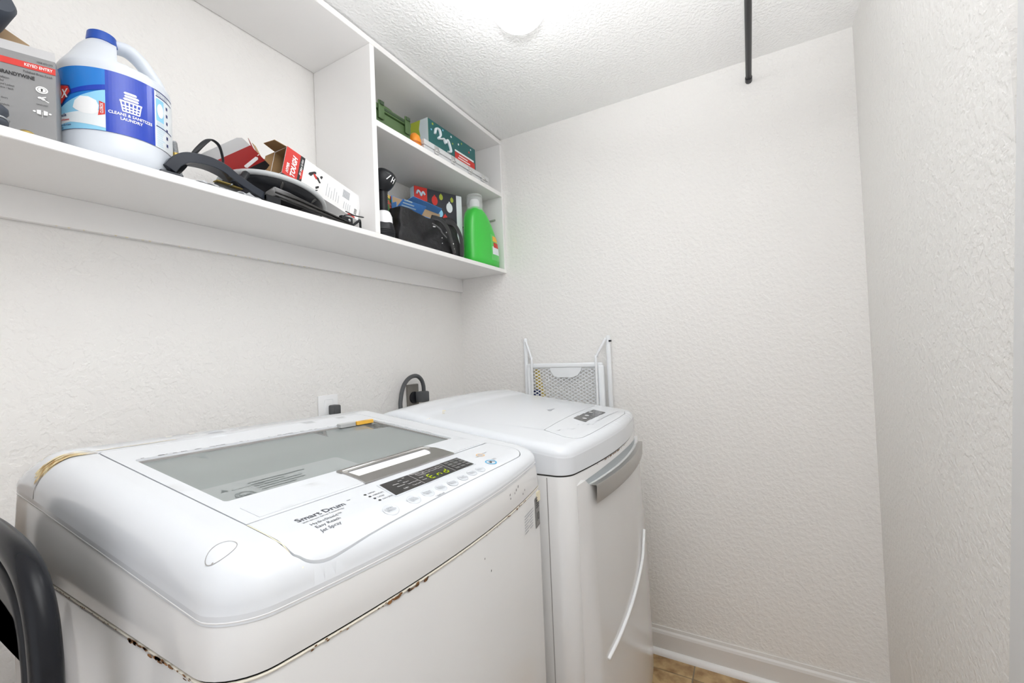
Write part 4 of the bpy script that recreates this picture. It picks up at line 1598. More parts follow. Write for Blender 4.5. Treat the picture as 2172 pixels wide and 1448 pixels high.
cyl_shape(bm, J0, [(-.0115, .088), (-.0005, .092), (-.0005, .115), (-.0095, .118), (-.009, .104)], R3)
mini = obj('pictured_tag', bm, REDP, lab)
bm = B()
me = text_mesh('CLOROX', .0068, align='CENTER', bold=.03)
for v in me.vertices:
    x, y = v.co.x, v.co.y
    v.co = cyl(J0, -.0052 - y, .1035 + x * .75, R3 + .0004)
bm.from_mesh(me)
obj('tag_lettering', bm, WHITEINK, mini)
bm = B()
cyl_shape(bm, J0, [(-.140, .128), (-.085, .152), (-.060, .146), (-.056, .132), (-.078, .108), (-.140, .108)], R3)
eb = obj('emblem_border', bm, NAVY, lab)
bm = B()
cyl_shape(bm, J0, [(-.140, .130), (-.085, .149), (-.0625, .144), (-.059, .133), (-.079, .111), (-.140, .111)], R3 + .0004)
ebr = obj('emblem_red', bm, REDP, eb)
bm = B()
cyl_text(bm, J0, 'CLOROX', .024, -.0645, .1295, R3 + .0008, align='RIGHT', bold=.03, sx=.8, shear=.1)
obj('emblem_lettering', bm, WHITEINK, ebr)
bm = B()
cyl_text(bm, J0, 'Formula', .010, -.068, .087, R3, align='RIGHT', bold=.02)
cyl_text(bm, J0, 'Deodorizes', .006, -.058, .0665, R3, align='RIGHT', bold=.01)
cyl_text(bm, J0, 'Whitens', .006, -.076, .0615, R3, align='RIGHT', bold=.01)
obj('formula_lettering', bm, NAVY, lab)
bm = B()
cyl_text(bm, J0, 'Cleans and Whitens', .006, -.062, .0770, R3, align='RIGHT', bold=.02)
obj('red_lettering', bm, REDP, lab)
# blue panel: stacked towels in a basket
bm = B()
cx = .040


def bar(bm, ang0, u0, u1, v, hh, rr):
    cyl_shape(bm, ang0, [(u0 + hh * .8, v - hh), (u1 - hh * .8, v - hh), (u1, v), (u1 - hh * .8, v + hh), (u0 + hh * .8, v + hh), (u0, v)], rr)


for k, (w0, dx) in enumerate(((.013, 0), (.0125, .0012), (.011, -.001))):
    bar(bm, A1, cx - w0 + dx, cx + w0 + dx, .1355 + k * .0062, .0025, R1)
cyl_shape(bm, A1, [(cx - .0185, .1315), (cx + .0185, .1315), (cx + .0185, .128), (cx - .0185, .128)], R1)
for k in range(6):
    u = cx - .0165 + k * .0066
    q = .88
    cyl_shape(bm, A1, [(u - .0012, .128), (u + .0012, .128), (cx + (u + .0012 - cx) * .82, .108), (cx + (u - .0012 - cx) * .82, .108)], R1)
for zz in (.1085, .1145, .1205):
    ww = .0165 * (.82 + .18 * (zz - .108) / .02)
    cyl_shape(bm, A1, [(cx - ww, zz - .0014), (cx + ww, zz - .0014), (cx + ww, zz + .0014), (cx - ww, zz + .0014)], R1)
obj('basket_icon', bm, WHITEINK, labb)
bm = B()
cyl_text(bm, A1, 'CLEANS & SANITIZES', .0084, cx + .0005, .1005, R1, align='CENTER', bold=.025, sx=.93)
cyl_text(bm, A1, 'LAUNDRY', .0084, cx + .0005, .0915, R1, align='CENTER', bold=.025, sx=.95)
obj('panel_lettering', bm, WHITEINK, labb)
# text panel
bm = B()
cyl_patch(bm, A2 + 2, A2 + 14, .118, .168, R1)
obj('washer_symbol_ground', bm, SKYLAB, labw)
bm = B()
cyl_shape(bm, A2, circle(.0135, .1425, .0085, .016, 18), R2)
obj('garment_symbol', bm, WHITEINK, labw)
bm = B()
cyl_shape(bm, A2, [(.0, ZT), (.06, ZT), (.06, ZT - .0022), (0, ZT - .0022)], R1)
for v in (.172, .1045):
    cyl_shape(bm, A2, [(.003, v), (.055, v), (.055, v + .002), (.003, v + .002)], R1)
for k in range(6):
    cyl_shape(bm, A2, [(.031, .155 - k * .017), (.037, .155 - k * .017), (.037, .162 - k * .017), (.031, .162 - k * .017)], R1)
for k in range(3):
    cyl_text(bm, A2, 'Whitens & brightens', .0040, .004, .181 - k * .0042, R1)
obj('text_print', bm, NAVY, labw)
bm = B()
for k in range(9):
    L = random.uniform(.014, .024)
    cyl_shape(bm, A2, [(.004, .100 - k * .0048), (.004 + L, .100 - k * .0048), (.004 + L, .1022 - k * .0048), (.004, .1022 - k * .0048)], R1)
for k in range(4):
    cyl_shape(bm, A2, [(.004, .114 - k * .0025), (.024, .114 - k * .0025), (.024, .1152 - k * .0025), (.004, .1152 - k * .0025)], R1)
obj('fine_print', bm, LABPALE, labw)

# ------------------------------------------------------------------ hardware between jug and divider
t = thing('threaded_bolt', (.522, 1.215, SZ), 'upright threaded zinc bolt with a wing nut behind the jug', 'bolt')
prof = [(.0125, 0), (.0125, .012), (.0085, .0125), (.0085, .05)]
for k in range(24):
    prof += [(.0068, .05 + k * .003), (.0074, .0515 + k * .003)]
prof += [(.006, .124)]
tl = Matrix.Rotation(math.radians(-6), 4, 'Y')
obj('shank', lathe(B(), prof, 16, mtx=tl), ZINC, t, angle=40)
bm = lathe(B(), [(.0085, .084), (.0105, .086), (.0105, .094), (.0085, .096)], 14, mtx=tl)
box(bm, -.028, .028, -.0025, .0025, .087, .0905, .001, 1, mtx=tl)
obj('wing_nut', bm, BRASS, t, angle=40)

t = thing('arched_bracket', (.585, 1.135, SZ), 'blue-black enamelled arched bracket at the front edge of the shelf', 'bracket')
mid = smooth_path([(-.122, 0, .018), (-.108, 0, .040), (-.085, 0, .056), (-.045, 0, .062), (-.010, 0, .057), (.018, 0, .044), (.060, 0, .028), (.110, 0, .014)], 6)
bm = B()
rg = []
for i, q in enumerate(mid):
    dd = (mid[min(i + 1, len(mid) - 1)] - mid[max(i - 1, 0)]).normalized()
    nn = Vector((-dd.z, 0, dd.x))
    tt = .0125 - .003 * i / len(mid)
    hw = .013 + .006 * math.sin(PI * i / (len(mid) - 1))
    rg.append([q + nn * tt + Vector((0, -hw, 0)), q + nn * tt + Vector((0, hw, 0)), q - nn * tt + Vector((0, hw, 0)), q - nn * tt + Vector((0, -hw, 0))])
loft(bm, rg)
bmesh.ops.bevel(bm, geom=[e for e in bm.edges], offset=.0012, segments=1, affect='EDGES')
obj('arch', bm, NAVYBLK, t, angle=40)
obj('foot_plate', box(B(), -.142, -.098, -.018, .020, 0, .010, .003, 2), NAVYBLK, t, angle=40)
bm = lathe(B(), [(.010, 0), (.010, .028), (.007, .032), (.0001, .033)], 18, mtx=Matrix.Translation((.050, .020, .052)) @ Matrix.Rotation(.5, 4, 'Y'))
obj('set_knob', bm, BLACKP, t, angle=40)
t = thing('cable_loop', (.53, 1.175, SZ), 'flat black strap looped up above the arched bracket', 'strap')
lp = smooth_path([(-.055, -.035, .008), (-.03, -.028, .042), (.000, -.02, .092), (.026, -.012, .128), (.042, -.008, .140), (.060, -.006, .132), (.068, -.006, .10), (.066, -.006, .080)], 7)
bm = tube(B(), lp, .0022, 10, flat=2.6, up=(0.55, 0, .83))
obj('strap', bm, BLACKP, t, smooth=True)

t = thing('clear_film', (.575, 1.128, SZ), 'crumpled clear film under the arched bracket', 'film')
bm = B()
nx_, ny_ = 22, 6
G_ = [[None] * (ny_ + 1) for _ in range(nx_ + 1)]
for i in range(nx_ + 1):
    for j in range(ny_ + 1):
        x, y = -.085 + .17 * i / nx_, -.018 + .036 * j / ny_
        nz_ = abs(noise.noise(Vector((x * 45, y * 60, 1)))) * .022 * (1 - abs(2 * i / nx_ - 1) ** 3)
        G_[i][j] = bm.verts.new((x, y, .002 + nz_))
for i in range(nx_):
    for j in range(ny_):
        bm.faces.new((G_[i][j], G_[i + 1][j], G_[i + 1][j + 1], G_[i][j + 1]))
o = obj('film_sheet', bm, SILVBRITE, t)
mo = o.modifiers.new('solid', 'SOLIDIFY')
mo.thickness = .0008
t = thing('brass_fitting', (.598, 1.142, SZ + .0), 'small dull brass fitting under the arched bracket', 'hardware')
obj('leaf', box(B(), -.034, .0, -.010, .010, .026, .029, .001, 1), BRASS, t)
obj('leaf', box(B(), .002, .034, -.010, .010, .0235, .0265, .001, 1), BRASS, t)
obj('pin', tube(B(), [(.001, -.012, .0275), (.001, .012, .0275)], .0022, 10), ZINC, t, smooth=True)
obj('post', box(B(), -.03, .03, .004, .012, 0, .0262), CORD, t)

# round shallow pan with ribs, tilted
t = thing('round_pan', (.785, 1.256, SZ + .070), 'tilted round black pan with a pale grey rim lying below the cartons', 'pan', (math.radians(-4), math.radians(10), 0))
pr = .142
obj('rim', tube(B(), [(pr * math.cos(2 * PI * k / 56), pr * math.sin(2 * PI * k / 56), .0) for k in range(56)], .0075, 12, closed=True, up=(0, 0, 1)), RIMGREY, t, smooth=True)
bm = lathe(B(), [(pr - .004, .003), (pr - .003, -.010), (.125, -.026), (.10, -.040), (.05, -.054), (.0001, -.056), ], 56, cap0=False, cap1=False)
lathe(bm, [(.0001, -.026), (.098, -.024), (.12, -.016), (pr - .008, .003)], 56, cap0=False, cap1=False)
obj('bowl', bm, BLACKP, t, smooth=True)
for k in range(8):
    a_ = PI / 8 + 2 * PI * k / 8
    obj('rib', tube(B(), [(.05 * math.cos(a_), .05 * math.sin(a_), -.053), (.10 * math.cos(a_), .10 * math.sin(a_), -.039), (.138 * math.cos(a_), .138 * math.sin(a_), -.012)], .0045, 8), BLACKG, t, smooth=True)
t = thing('black_bar', (.80, 1.118, SZ), 'long black plastic bar slanting along the shelf edge below the round pan', 'bar')
bm = B()
rg = []
for q, hh in ((-.125, .020), (-.10, .026), (-.05, .026), (.03, .020), (.10, .014), (.150, .010)):
    z0 = .002 + max(0, (.12 - q)) * .10 * (1 if q > -.11 else .2)
    rg.append([(q, -.008, z0), (q, .006, z0), (q, .006, z0 + hh), (q, -.004, z0 + hh)])
loft(bm, rg)
bmesh.ops.bevel(bm, geom=bm.edges[:], offset=.0016, segments=2, affect='EDGES')
obj('bar', bm, BLACKG, t, angle=40)
obj('ridge', tube(B(), [(-.10, -.0075, .034), (-.04, -.0085, .032), (.06, -.0085, .020), (.145, -.0075, .009)], .0022, 8), BLACKG, t, smooth=True)
obj('foot', box(B(), -.125, -.085, -.008, .006, 0, .022, .002, 1), BLACKP, t)
t = thing('wire_clip', (.982, 1.122, SZ), 'black wire clip on the shelf edge beside the divider', 'clip')
wp = smooth_path([(-.045, .004, .005), (-.050, .0, .030), (-.020, -.006, .038), (.012, -.008, .040), (.026, -.006, .043), (.026, .006, .047), (.005, .010, .046), (-.035, .008, .050)], 6)
obj('wire', tube(B(), wp, .0017, 8), BLACKP, t, smooth=True)
bm = box(B(), -.062, -.018, -.006, .010, 0, .030, .003, 2)
obj('block', bm, BLACKP, t, angle=40)
bm = tube(B(), smooth_path([(-.02, -.004, .004), (.0, -.008, .022), (.012, -.004, .028), (.020, .004, .004)], 5), .004, 8)
obj('hook', bm, BLACKP, t, smooth=True)
obj('screw', lathe(B(), [(.0045, 0), (.0045, .003), (.002, .004)], 12, mtx=Matrix.Translation((-.034, -.006, .018)) @ Matrix.Rotation(PI / 2, 4, 'X')), ZINC, t, angle=40)

# red and grey carton, lid flap thrown open towards the jug
t = thing('red_grey_carton', (.880, 1.345, SZ + .088), 'open grey, red and black printed carton behind the round pan', 'box')
obj('carton', box(B(), -.075, .080, -.030, .050, 0, .067, .0015, 1), BOXFLAP, t)
P_, U_, V_ = Vector((.553, 1.20, 1.884)), Vector((.110, 0, .086)), Vector((.134, .055, -.046))
N_ = U_.cross(V_).normalized()
if N_.y > 0: N_ = -N_


def pslab(bm, uv, e0, e1):
    loft(bm, [[P_ + U_ * a + V_ * b + N_ * e for a, b in uv] for e in (e0, e1)])


bm = B()
pslab(bm, [(0, .06), (.90, 0), (.985, .03), (1.0, .10), (1.03, 1.06), (-.05, 1.06)], 0, -.0018)
lidf = obj('lid_flap', bm, BOXFLAP, t, True)
bm = B()
pslab(bm, [(-.01, .27), (1.008, .22), (1.018, .62), (-.03, .66)], .0006, .0001)
rb = obj('red_band', bm, REDDARK, lidf, True)
bm = B()
pslab(bm, [(-.03, .66), (1.018, .62), (1.022, .80), (-.035, .84)], .0006, .0001)
obj('black_band', bm, BLACKINK, lidf, True)
bm = B()
pslab(bm, [(.52, .555), (.90, .47), (.93, .50), (.90, .54), (.54, .62), (.51, .59)], .0012, .0007)
pslab(bm, [(.96, .455), (1.01, .447), (1.01, .462), (.96, .47)], .0012, .0007)
obj('white_slot', bm, WHITEINK, rb, True)
P2 = Vector((.788, 1.285, 1.972))
bm = B()
loft(bm, [[P2 + Vector(q) + Vector((0, e, 0)) for q in ((-.075, -.03, .030), (-.052, -.02, .006), (-.02, 0, -.004), (.018, .01, .012), (.012, .01, -.055), (-.03, -.02, -.06), (-.055, -.03, -.02))] for e in (0, .0018)])
obj('side_flap', bm, REDDARK, t, True)
bm = B()
loft(bm, [[P2 + Vector(q) + Vector((0, e, 0)) for q in ((-.066, -.034, .018), (-.056, -.034, .012), (-.012, -.034, -.06), (-.022, -.034, -.06))] for e in (0, .0018)])
obj('torn_edge', bm, KRAFT, t, True)

# white and red tool carton, open end, resting on the pan
a_ = math.radians(14.5)
t = thing('tool_carton', (1.040, 1.180, SZ + .052), 'white and red tool carton with an open end, tilted against the divider', 'box', (math.radians(-3), a_, math.radians(1)))
L, Hh, Dp = .288, .092, .060
bm = B()
for q in ((-L, 0, 0, .0018, 0, Hh), (-L, 0, Dp - .0018, Dp, 0, Hh), (-L, 0, 0.0018, Dp - .0018, 0, .0018), (-L, 0, .0018, Dp - .0018, Hh - .0018, Hh), (-.0018, 0, .0018, Dp - .0018, .0018, Hh - .0018)):
    box(bm, *q)
obj('carton', bm, WHITEINK, t)
obj('inside_lining', box(B(), -L + .004, -.003, .0022, .0034, .002, Hh - .002), KRAFTD, t)
obj('inside_lining', box(B(), -L + .001, -.003, Dp - .0034, Dp - .0022, .002, Hh - .002), KRAFTD, t)
obj('inside_lining', box(B(), -L + .001, -.003, .0036, Dp - .0036, Hh - .0034, Hh - .0022), KRAFTD, t)
bm = B()
slab(bm, [(0, 0), (.036, .004), (.040, .05), (.0, .058)], .0016, frame((-L, .001, Hh - .001), (-.93, 0, -.05), (0, 1, .05)))
obj('flap', bm, KRAFTD, t)
bm = B()
slab(bm, [(0, 0), (.022, .012), (.022, Hh - .02), (0, Hh)], .0016, frame((-L, Dp - .001, 0), (-.6, .6, 0), (0, 0, 1)))
obj('flap', bm, KRAFTD, t)
FR = frame((-L, -.0004, 0), (1, 0, 0), (0, 0, 1))
bm = B()
slab(bm, [(0, 0), (.047, 0), (.047, Hh), (0, Hh)], .0003, FR)
rb = obj('red_panel', bm, REDP, t)
bm = B()
slab(bm, [(.047, 0), (.062, 0), (.062, Hh), (.047, Hh)], .0003, FR)
kb = obj('black_panel', bm, BLACKINK, t)
bm = B()
slab(bm, [(.055, .012), (.062, .020), (.062, .05), (.055, .046)], .0005, FR)
obj('red_wedge', bm, REDP, kb)
V_ = FR @ Matrix.Rotation(PI / 2, 4, 'Z')
bm = B()
text_bm(bm, 'HYPER', .0115, V_ @ Matrix.Translation((.010, -.0135, .0007)), bold=.04, shear=.25, sx=.95)
text_bm(bm, 'TOUGH', .0205, V_ @ Matrix.Translation((.005, -.0315, .0007)), bold=.05, shear=.25, sx=.93)
obj('name_lettering', bm, WHITEINK, rb)
bm = B()
text_bm(bm, '8V Max Li-Ion', .0098, V_ @ Matrix.Translation((.026, -.0545, .0007)), bold=.02, shear=.3)
obj('black_panel_lettering', bm, WHITEINK, kb)
# pictured drill
bm = B()
D0 = FR @ Matrix.Translation((.100, .052, 0))
slab(bm, [(-.018, .004), (-.002, .018), (.004, .020), (.006, .014), (-.006, .004), (-.010, -.004), (-.020, -.003)], .0004, D0)
slab(bm, [(.004, .008), (.016, .006), (.020, .000), (.012, -.002), (.004, .0)], .0004, D0)
slab(bm, [(.020, .014), (.026, .020), (.030, .018), (.027, .008), (.022, .010)], .0004, D0)
slab(bm, [(.012, -.002), (.022, -.010), (.026, -.006), (.020, .000)], .0004, D0)
slab(bm, [(.010, -.030), (.016, -.024), (.022, -.020), (.022, -.027), (.013, -.036)], .0004, D0)
slab(bm, [(.012, -.040), (.020, -.035), (.020, -.038), (.013, -.044)], .0004, D0)
obj('pictured_drill', bm, BLACKINK, t)
bm = B()
slab(bm, [(-.004, .010), (.004, .010), (.012, .000), (.008, -.004), (.0, .002)], .0006, D0)
obj('pictured_grip', bm, REDP, t)
bm = B()
for k in range(6):
    x0 = .150 + k * .0095
    slab(bm, [(x0, .016), (x0 + .0012, .016), (x0 + .0012, .060 - (k % 3) * .008), (x0, .060 - (k % 3) * .008)], .0003, FR)
for k in range(4):
    x0 = .222 + k * .008
    slab(bm, [(x0, .010), (x0 + .0012, .010), (x0 + .0012, .036), (x0, .036)], .0003, FR)
for k in range(9):
    x0 = .212 + k * .0032
    slab(bm, [(x0, .050), (x0 + .0019, .050), (x0 + .0019, .078), (x0, .078)], .0003, FR)
obj('fine_print', bm, INKL, t)
bm = B()
for k in range(7):
    z0 = .014 + k * .0033
    slab(bm, [(.266, z0), (.276, z0), (.276, z0 + (.0018 if k % 2 else .001)), (.266, z0 + (.0018 if k % 2 else .001))], .0003, FR)
obj('barcode', bm, BLACKINK, t)
bm = B()
slab(bm, [(.238, 0), (.272, 0), (.272, .005), (.25, .006)], .0003, FR)
obj('red_edge', bm, REDP, t)

# ------------------------------------------------------------------ lower right cubby
t = thing('hand_tool', (1.128, 1.145, SZ), 'black and white cordless hand tool standing beside the divider', 'tool', (0, 0, math.radians(-35)))
bm = lathe(B(), [(.030, 0), (.034, .004), (.034, .030), (.031, .048), (.028, .055)], 28, sx=1.1, pw=2.6)
for k in range(4):
    lathe(bm, [(.0345, .008 + k * .006), (.0358, .010 + k * .006), (.0345, .012 + k * .006)], 28, sx=1.1, pw=2.6, cap0=False, cap1=False)
obj('battery_base', bm, BLACKP, t, angle=40)
obj('sleeve', lathe(B(), [(.0285, .050), (.030, .056), (.0285, .080), (.022, .096), (.018, .100)], 28, sx=1.05), WPLAST, t, angle=50)
prof = [(.018, .098)]
for k in range(9):
    prof += [(.0155, .100 + k * .008), (.0175, .104 + k * .008)]
prof += [(.017, .178)]
obj('neck', lathe(B(), prof, 24), BLACKP, t, smooth=True)
hm = Matrix.Translation((.004, -.004, .212)) @ Matrix.Rotation(math.radians(24), 4, 'Y')
bm = lathe(B(), [(.017, -.040), (.027, -.030), (.034, -.016), (.038, .0), (.0385, .016), (.036, .026), (.028, .033), (.012, .036), (.0001, .036)], 28, mtx=hm, pw=2.5)
hd = obj('head', bm, BLACKP, t, angle=40)
bm = B()
for a0 in (-78, -48):
    for q in ((-.006, -.003), (.003, .006)) if a0 == -48 else ((-.0015, .0015),):
        vs = []
        for zz in (-.006, .016):
            for k in range(4):
                an = math.radians(a0) + (q[0] + (q[1] - q[0]) * k / 3 + (zz * .35 if a0 == -78 else 0)) / .036
                kk = (abs(math.cos(an)) ** 2.5 + abs(math.sin(an)) ** 2.5) ** (-1 / 2.5)
                vs.append(bm.verts.new(hm @ Vector((.0394 * kk * math.cos(an), .0394 * kk * math.sin(an), zz))))
        for k in range(3): bm.faces.new((vs[k], vs[k + 1], vs[5 + k], vs[4 + k]))
    if a0 == -78: continue
    vs = []
    for zz in (.0035, .007):
        for k in range(4):
            an = math.radians(a0) + (-.003 + .006 * k / 3) / .036
            kk = (abs(math.cos(an)) ** 2.5 + abs(math.sin(an)) ** 2.5) ** (-1 / 2.5)
            vs.append(bm.verts.new(hm @ Vector((.0394 * kk * math.cos(an), .0394 * kk * math.sin(an), zz))))
    for k in range(3): bm.faces.new((vs[k], vs[k + 1], vs[5 + k], vs[4 + k]))
obj('head_marks', bm, WHITEINK, hd)

t = thing('black_bag', (1.378, 1.163, SZ), 'slumped black fabric bag with straps in the lower right cubby', 'bag')
bm = B()
bmesh.ops.create_cube(bm, size=1)
bmesh.ops.subdivide_edges(bm, edges=bm.edges[:], cuts=18, use_grid_fill=True)
for v in bm.verts:
    x, y, z = v.co
    q = z + .5
    sx = .40 - .05 * q
    X = x * sx
    Y = y * .086 * (1 - .35 * q)
    Zt = .146 - .010 * math.cos(x * 7) + .018 * x
    n1 = noise.noise(Vector((X * 9, Y * 9, q * 1.4 + 3)))
    n2 = noise.noise(Vector((X * 22 + 5, Y * 20, q * 3.2)))
    Y += (n1 * .022 + n2 * .010) * (.25 + q * (1.3 - q))
    crease = .018 * math.exp(-((x + .18 + .35 * (q - .6)) / .10) ** 2) + .022 * math.exp(-((x - .05 - .5 * (q - .5)) / .12) ** 2)
    if y < 0: Y += crease * math.sin(PI * min(1, q))
    X += n2 * .012
    Z = q * (Zt + (n1 * .022 + n2 * .006) * q)
    v.co = (X, Y, max(0.0, Z))
obj('sack', bm, FABRIC, t, smooth=True)
for pp in ([(.02, -.016, .148), (.045, -.046, .136), (.070, -.062, .100), (.10, -.058, .050), (.125, -.052, .008)], [(.10, -.012, .152), (.15, -.030, .150), (.175, -.046, .112), (.182, -.053, .060), (.183, -.050, .006)]):
    q = smooth_path(pp, 7)
    obj('strap', tube(B(), q, .0035, 10, flat=4.2, up=(0, -1, .15)), mat('black_webbing', (0.02, 0.02, 0.022), 0.5), t, smooth=True)
bm = B()
for k in range(7):
    x, z = random.uniform(-.03, .15), random.uniform(.02, .10)
    s = random.uniform(.0015, .004)
    bmesh.ops.create_icosphere(bm, subdivisions=1, radius=s, matrix=Matrix.Translation((x, -.060, z)))
obj('lint', bm, WHITEINK, t, kind='stuff')
bm = tube(B(), smooth_path([(-.02, -.054, .105), (.01, -.066, .090), (.03, -.064, .075), (.055, -.066, .060)], 6), .003, 8)
obj('buckle', bm, mat('grey_buckle', (0.12, 0.12, 0.125), 0.3), t, smooth=True)

t = thing('festive_bag', (1.215, 1.285, SZ), 'green, white and red festive paper bag behind the hand tool', 'gift bag')
bm = B()
loft(bm, [[(-.075, -.03, 0), (.075, -.03, 0), (.075, .03, 0), (-.075, .03, 0)], [(-.078, -.026, .25), (.075, -.026, .225), (.075, .026, .225), (-.078, .026, .25)]], True, False)
obj('bag_body', bm, MULTI, t)
bm = B()
for k in range(12):
    a0, b0 = -.078 + k * .01275, -.078 + (k + 1) * .01275
    za_ = .25 - .025 * k / 12
    slab(bm, [(a0, za_ - .014), (b0, za_ - .016), (b0, za_ - .003), (a0, za_ - .001)], .0006, Matrix(((1, 0, 0, 0), (0, 0, -1, -.0268), (0, 1, 0, 0), (0, 0, 0, 1)))) if k % 2 == 0 else None
bo = obj('yellow_border', bm, YELLOWB, t)
bm = B()
for k in range(1, 12, 2):
    a0, b0 = -.078 + k * .01275, -.078 + (k + 1) * .01275
    za_ = .25 - .025 * k / 12
    slab(bm, [(a0, za_ - .014), (b0, za_ - .016), (b0, za_ - .003), (a0, za_ - .001)], .0006, Matrix(((1, 0, 0, 0), (0, 0, -1, -.0268), (0, 1, 0, 0), (0, 0, 0, 1))))
obj('red_border', bm, REDP, t)
bm = B()
slab(bm, [(-.070, .09), (-.02, .085), (-.02, .125), (-.068, .13)], .0012, Matrix(((1, 0, 0, 0), (0, 0, -1, -.031), (0, 1, 0, 0), (0, 0, 0, 1))))
obj('gift_tag', bm, YELLOWB, t)

t = thing('blue_carton', (1.435, 1.236, SZ), 'light blue open carton with kraft inside between the black bag and gift bag', 'box', (math.radians(0), math.radians(-1), 0))
w2, d2, h2 = .31, .028, .198
bm = B()
for q in ((-w2 / 2, w2 / 2, -d2 / 2, -d2 / 2 + .0025, 0, h2 - .02), (-w2 / 2, w2 / 2, d2 / 2 - .0025, d2 / 2, 0, h2 + .03), (-w2 / 2, -w2 / 2 + .0025, -d2 / 2 + .0025, d2 / 2 - .0025, 0, h2), (w2 / 2 - .0025, w2 / 2, -d2 / 2 + .0025, d2 / 2 - .0025, 0, h2)):
    box(bm, *q)
obj('carton', bm, BLUECARD, t)
obj('inside_lining', box(B(), -w2 / 2 + .003, w2 / 2 - .003, d2 / 2 - .004, d2 / 2 - .0028, .01, h2 + .028), KRAFT, t)
bm = B()
slab(bm, [(0, 0), (.15, 0), (.145, .042), (.006, .04)], .0018, frame((-w2 / 2, -d2 / 2, h2 - .021), (1, 0, .02), (0, -.6, .55)))
obj('front_flap', bm, BLUECARD, t)
bm = B()
slab(bm, [(0, 0), (.215, 0), (.205, .035), (.01, .038)], .0018, frame((-.075, d2 / 2 - .004, h2 + .028), (1, 0, -.01), (0, -.85, .42)))
bf = obj('back_flap', bm, BLUECARD, t)
bm = B()
slab(bm, [(.002, .001), (.213, .001), (.203, .034), (.012, .037)], .0006, frame((-.075, d2 / 2 - .004, h2 + .0268), (1, 0, -.01), (0, -.85, .42)))
obj('flap_lining', bm, KRAFT, bf)
bm = B()
for k in range(3):
    slab(bm, [(.015, .012 + k * .012), (.10 - k * .02, .012 + k * .012), (.10 - k * .02, .017 + k * .012), (.015, .017 + k * .012)], .0024, frame((-w2 / 2, -d2 / 2, h2 - .021), (1, 0, .02), (0, -.6, .55)))
obj('flap_print', bm, LABPALE, t)

t = thing('ornament_gift_bag', (1.605, 1.278, SZ), 'dark gift bag printed with coloured ornaments and a red corner panel', 'gift bag', (0, 0, math.radians(-21)))
gw, gd, gh = .255, .036, .345
bm = box(B(), -gw / 2, gw / 2, -gd / 2, gd / 2, 0, gh, .001, 1)
gb = obj('bag_body', bm, GIFTBLK, t)
obj('side_gusset', box(B(), -gw / 2 - .0015, -gw / 2 - .0003, -gd / 2 + .001, gd / 2 - .001, 0.002, gh - .002), LABPALE, t)
obj('side_gusset', box(B(), gw / 2 - .030, gw / 2 + .0008, -gd / 2 - .0009, -gd / 2 - .0002, .002, gh - .002), LABWHITE, t)
FR = frame((-gw / 2, -gd / 2 - .0004, 0), (1, 0, 0), (0, 0, 1))
bm = B()
slab(bm, [(0, gh - .062), (.066, gh - .062), (.066, gh), (0, gh)], .0004, FR)
rc = obj('red_panel', bm, REDP, t)
bm = B()
q = smooth_path([(.012, gh - .036, .0012), (.018, gh - .020, .0012), (.028, gh - .026, .0012), (.034, gh - .040, .0012), (.044, gh - .022, .0012), (.054, gh - .034, .0012)], 5)
tube(bm, [FR @ x for x in q], .0045, 8)
obj('panel_squiggle', bm, LABPALE, rc)
cols = [REDP, LIME, LABWHITE, YELLOWB, SKYLAB, LIME, REDP, LABWHITE, YELLOWB, SKYLAB, REDP]
pos = [(.105, gh - .050, .022), (.140, gh - .027, .014), (.185, gh - .070, .024), (.085, gh - .105, .024), (.135, gh - .105, .018), (.200, gh - .030, .012), (.160, gh - .125, .017), (.110, gh - .150, .018), (.050, gh - .090, .014), (.165, .11, .016), (.168, .05, .016)]
for c, (x, z, rr) in zip(cols, pos):
    bm = B()
    slab(bm, circle(x, z, rr * .72, rr, 18), .0006, FR)
    slab(bm, [(x - rr * .16, z + rr), (x + rr * .16, z + rr), (x + rr * .16, z + rr * 1.22), (x - rr * .16, z + rr * 1.22)], .0006, FR)
    slab(bm, [(x - rr * .66, z - rr * .12), (x + rr * .66, z - rr * .12), (x + rr * .66, z + rr * .12), (x - rr * .66, z + rr * .12)], .0003, FR)
    obj('ornament', bm, c, t)
    
t = thing('teal_bottle', (1.775, 1.285, SZ), 'dark green bottle partly hidden behind the bright green detergent jug', 'bottle')
obj('bottle', lathe(B(), [(.026, 0), (.029, .004), (.029, .13), (.022, .16), (.012, .175), (.012, .19)], 24), DKGREEN2, t, smooth=True)
obj('cap', lathe(B(), [(.014, .188), (.014, .212), (.011, .214)], 20), TEAL, t, angle=40)

t = thing('detergent_jug', (1.800, 1.160, SZ), 'bright green detergent jug with a clear measuring cap in the right cubby', 'jug', (0, 0, math.radians(-6)))
bm = B()
rings = []
n = 44
sec = [(.100, .046, 0, 0), (.112, .052, .003, 0), (.115, .053, .03, 0), (.113, .052, .08, -.001), (.106, .051, .13, -.006), (.097, .049, .17, -.013), (.086, .047, .205, -.022), (.074, .045, .232, -.030), (.062, .043, .252, -.036), (.050, .041, .264, -.040), (.041, .038, .270, -.042), (.034, .034, .285, -.042)]
for a1, b1_, z, cx in sec:
    ring_ = []
    for k in range(n):
        an = 2 * PI * k / n
        ca, sa = math.cos(an), math.sin(an)
        kk = (abs(ca) ** 2.7 + abs(sa) ** 2.7) ** (-1 / 2.7)
        x, y = a1 * kk * ca, b1_ * kk * sa
        # pinched waist panel
        if .03 < z < .25: y *= 1 - .05 * math.sin(PI * (z - .03) / .22) * max(0, math.cos(an * 1.0 + PI)) ** 2
        ring_.append((cx + x, y, z))
    rings.append(ring_)
loft(bm, rings)
obj('bottle', bm, GREENB, t, smooth=True)
hp = smooth_path([(-.015, 0, .266), (.018, 0, .258), (.050, 0, .236), (.078, 0, .195), (.094, 0, .150)], 6)
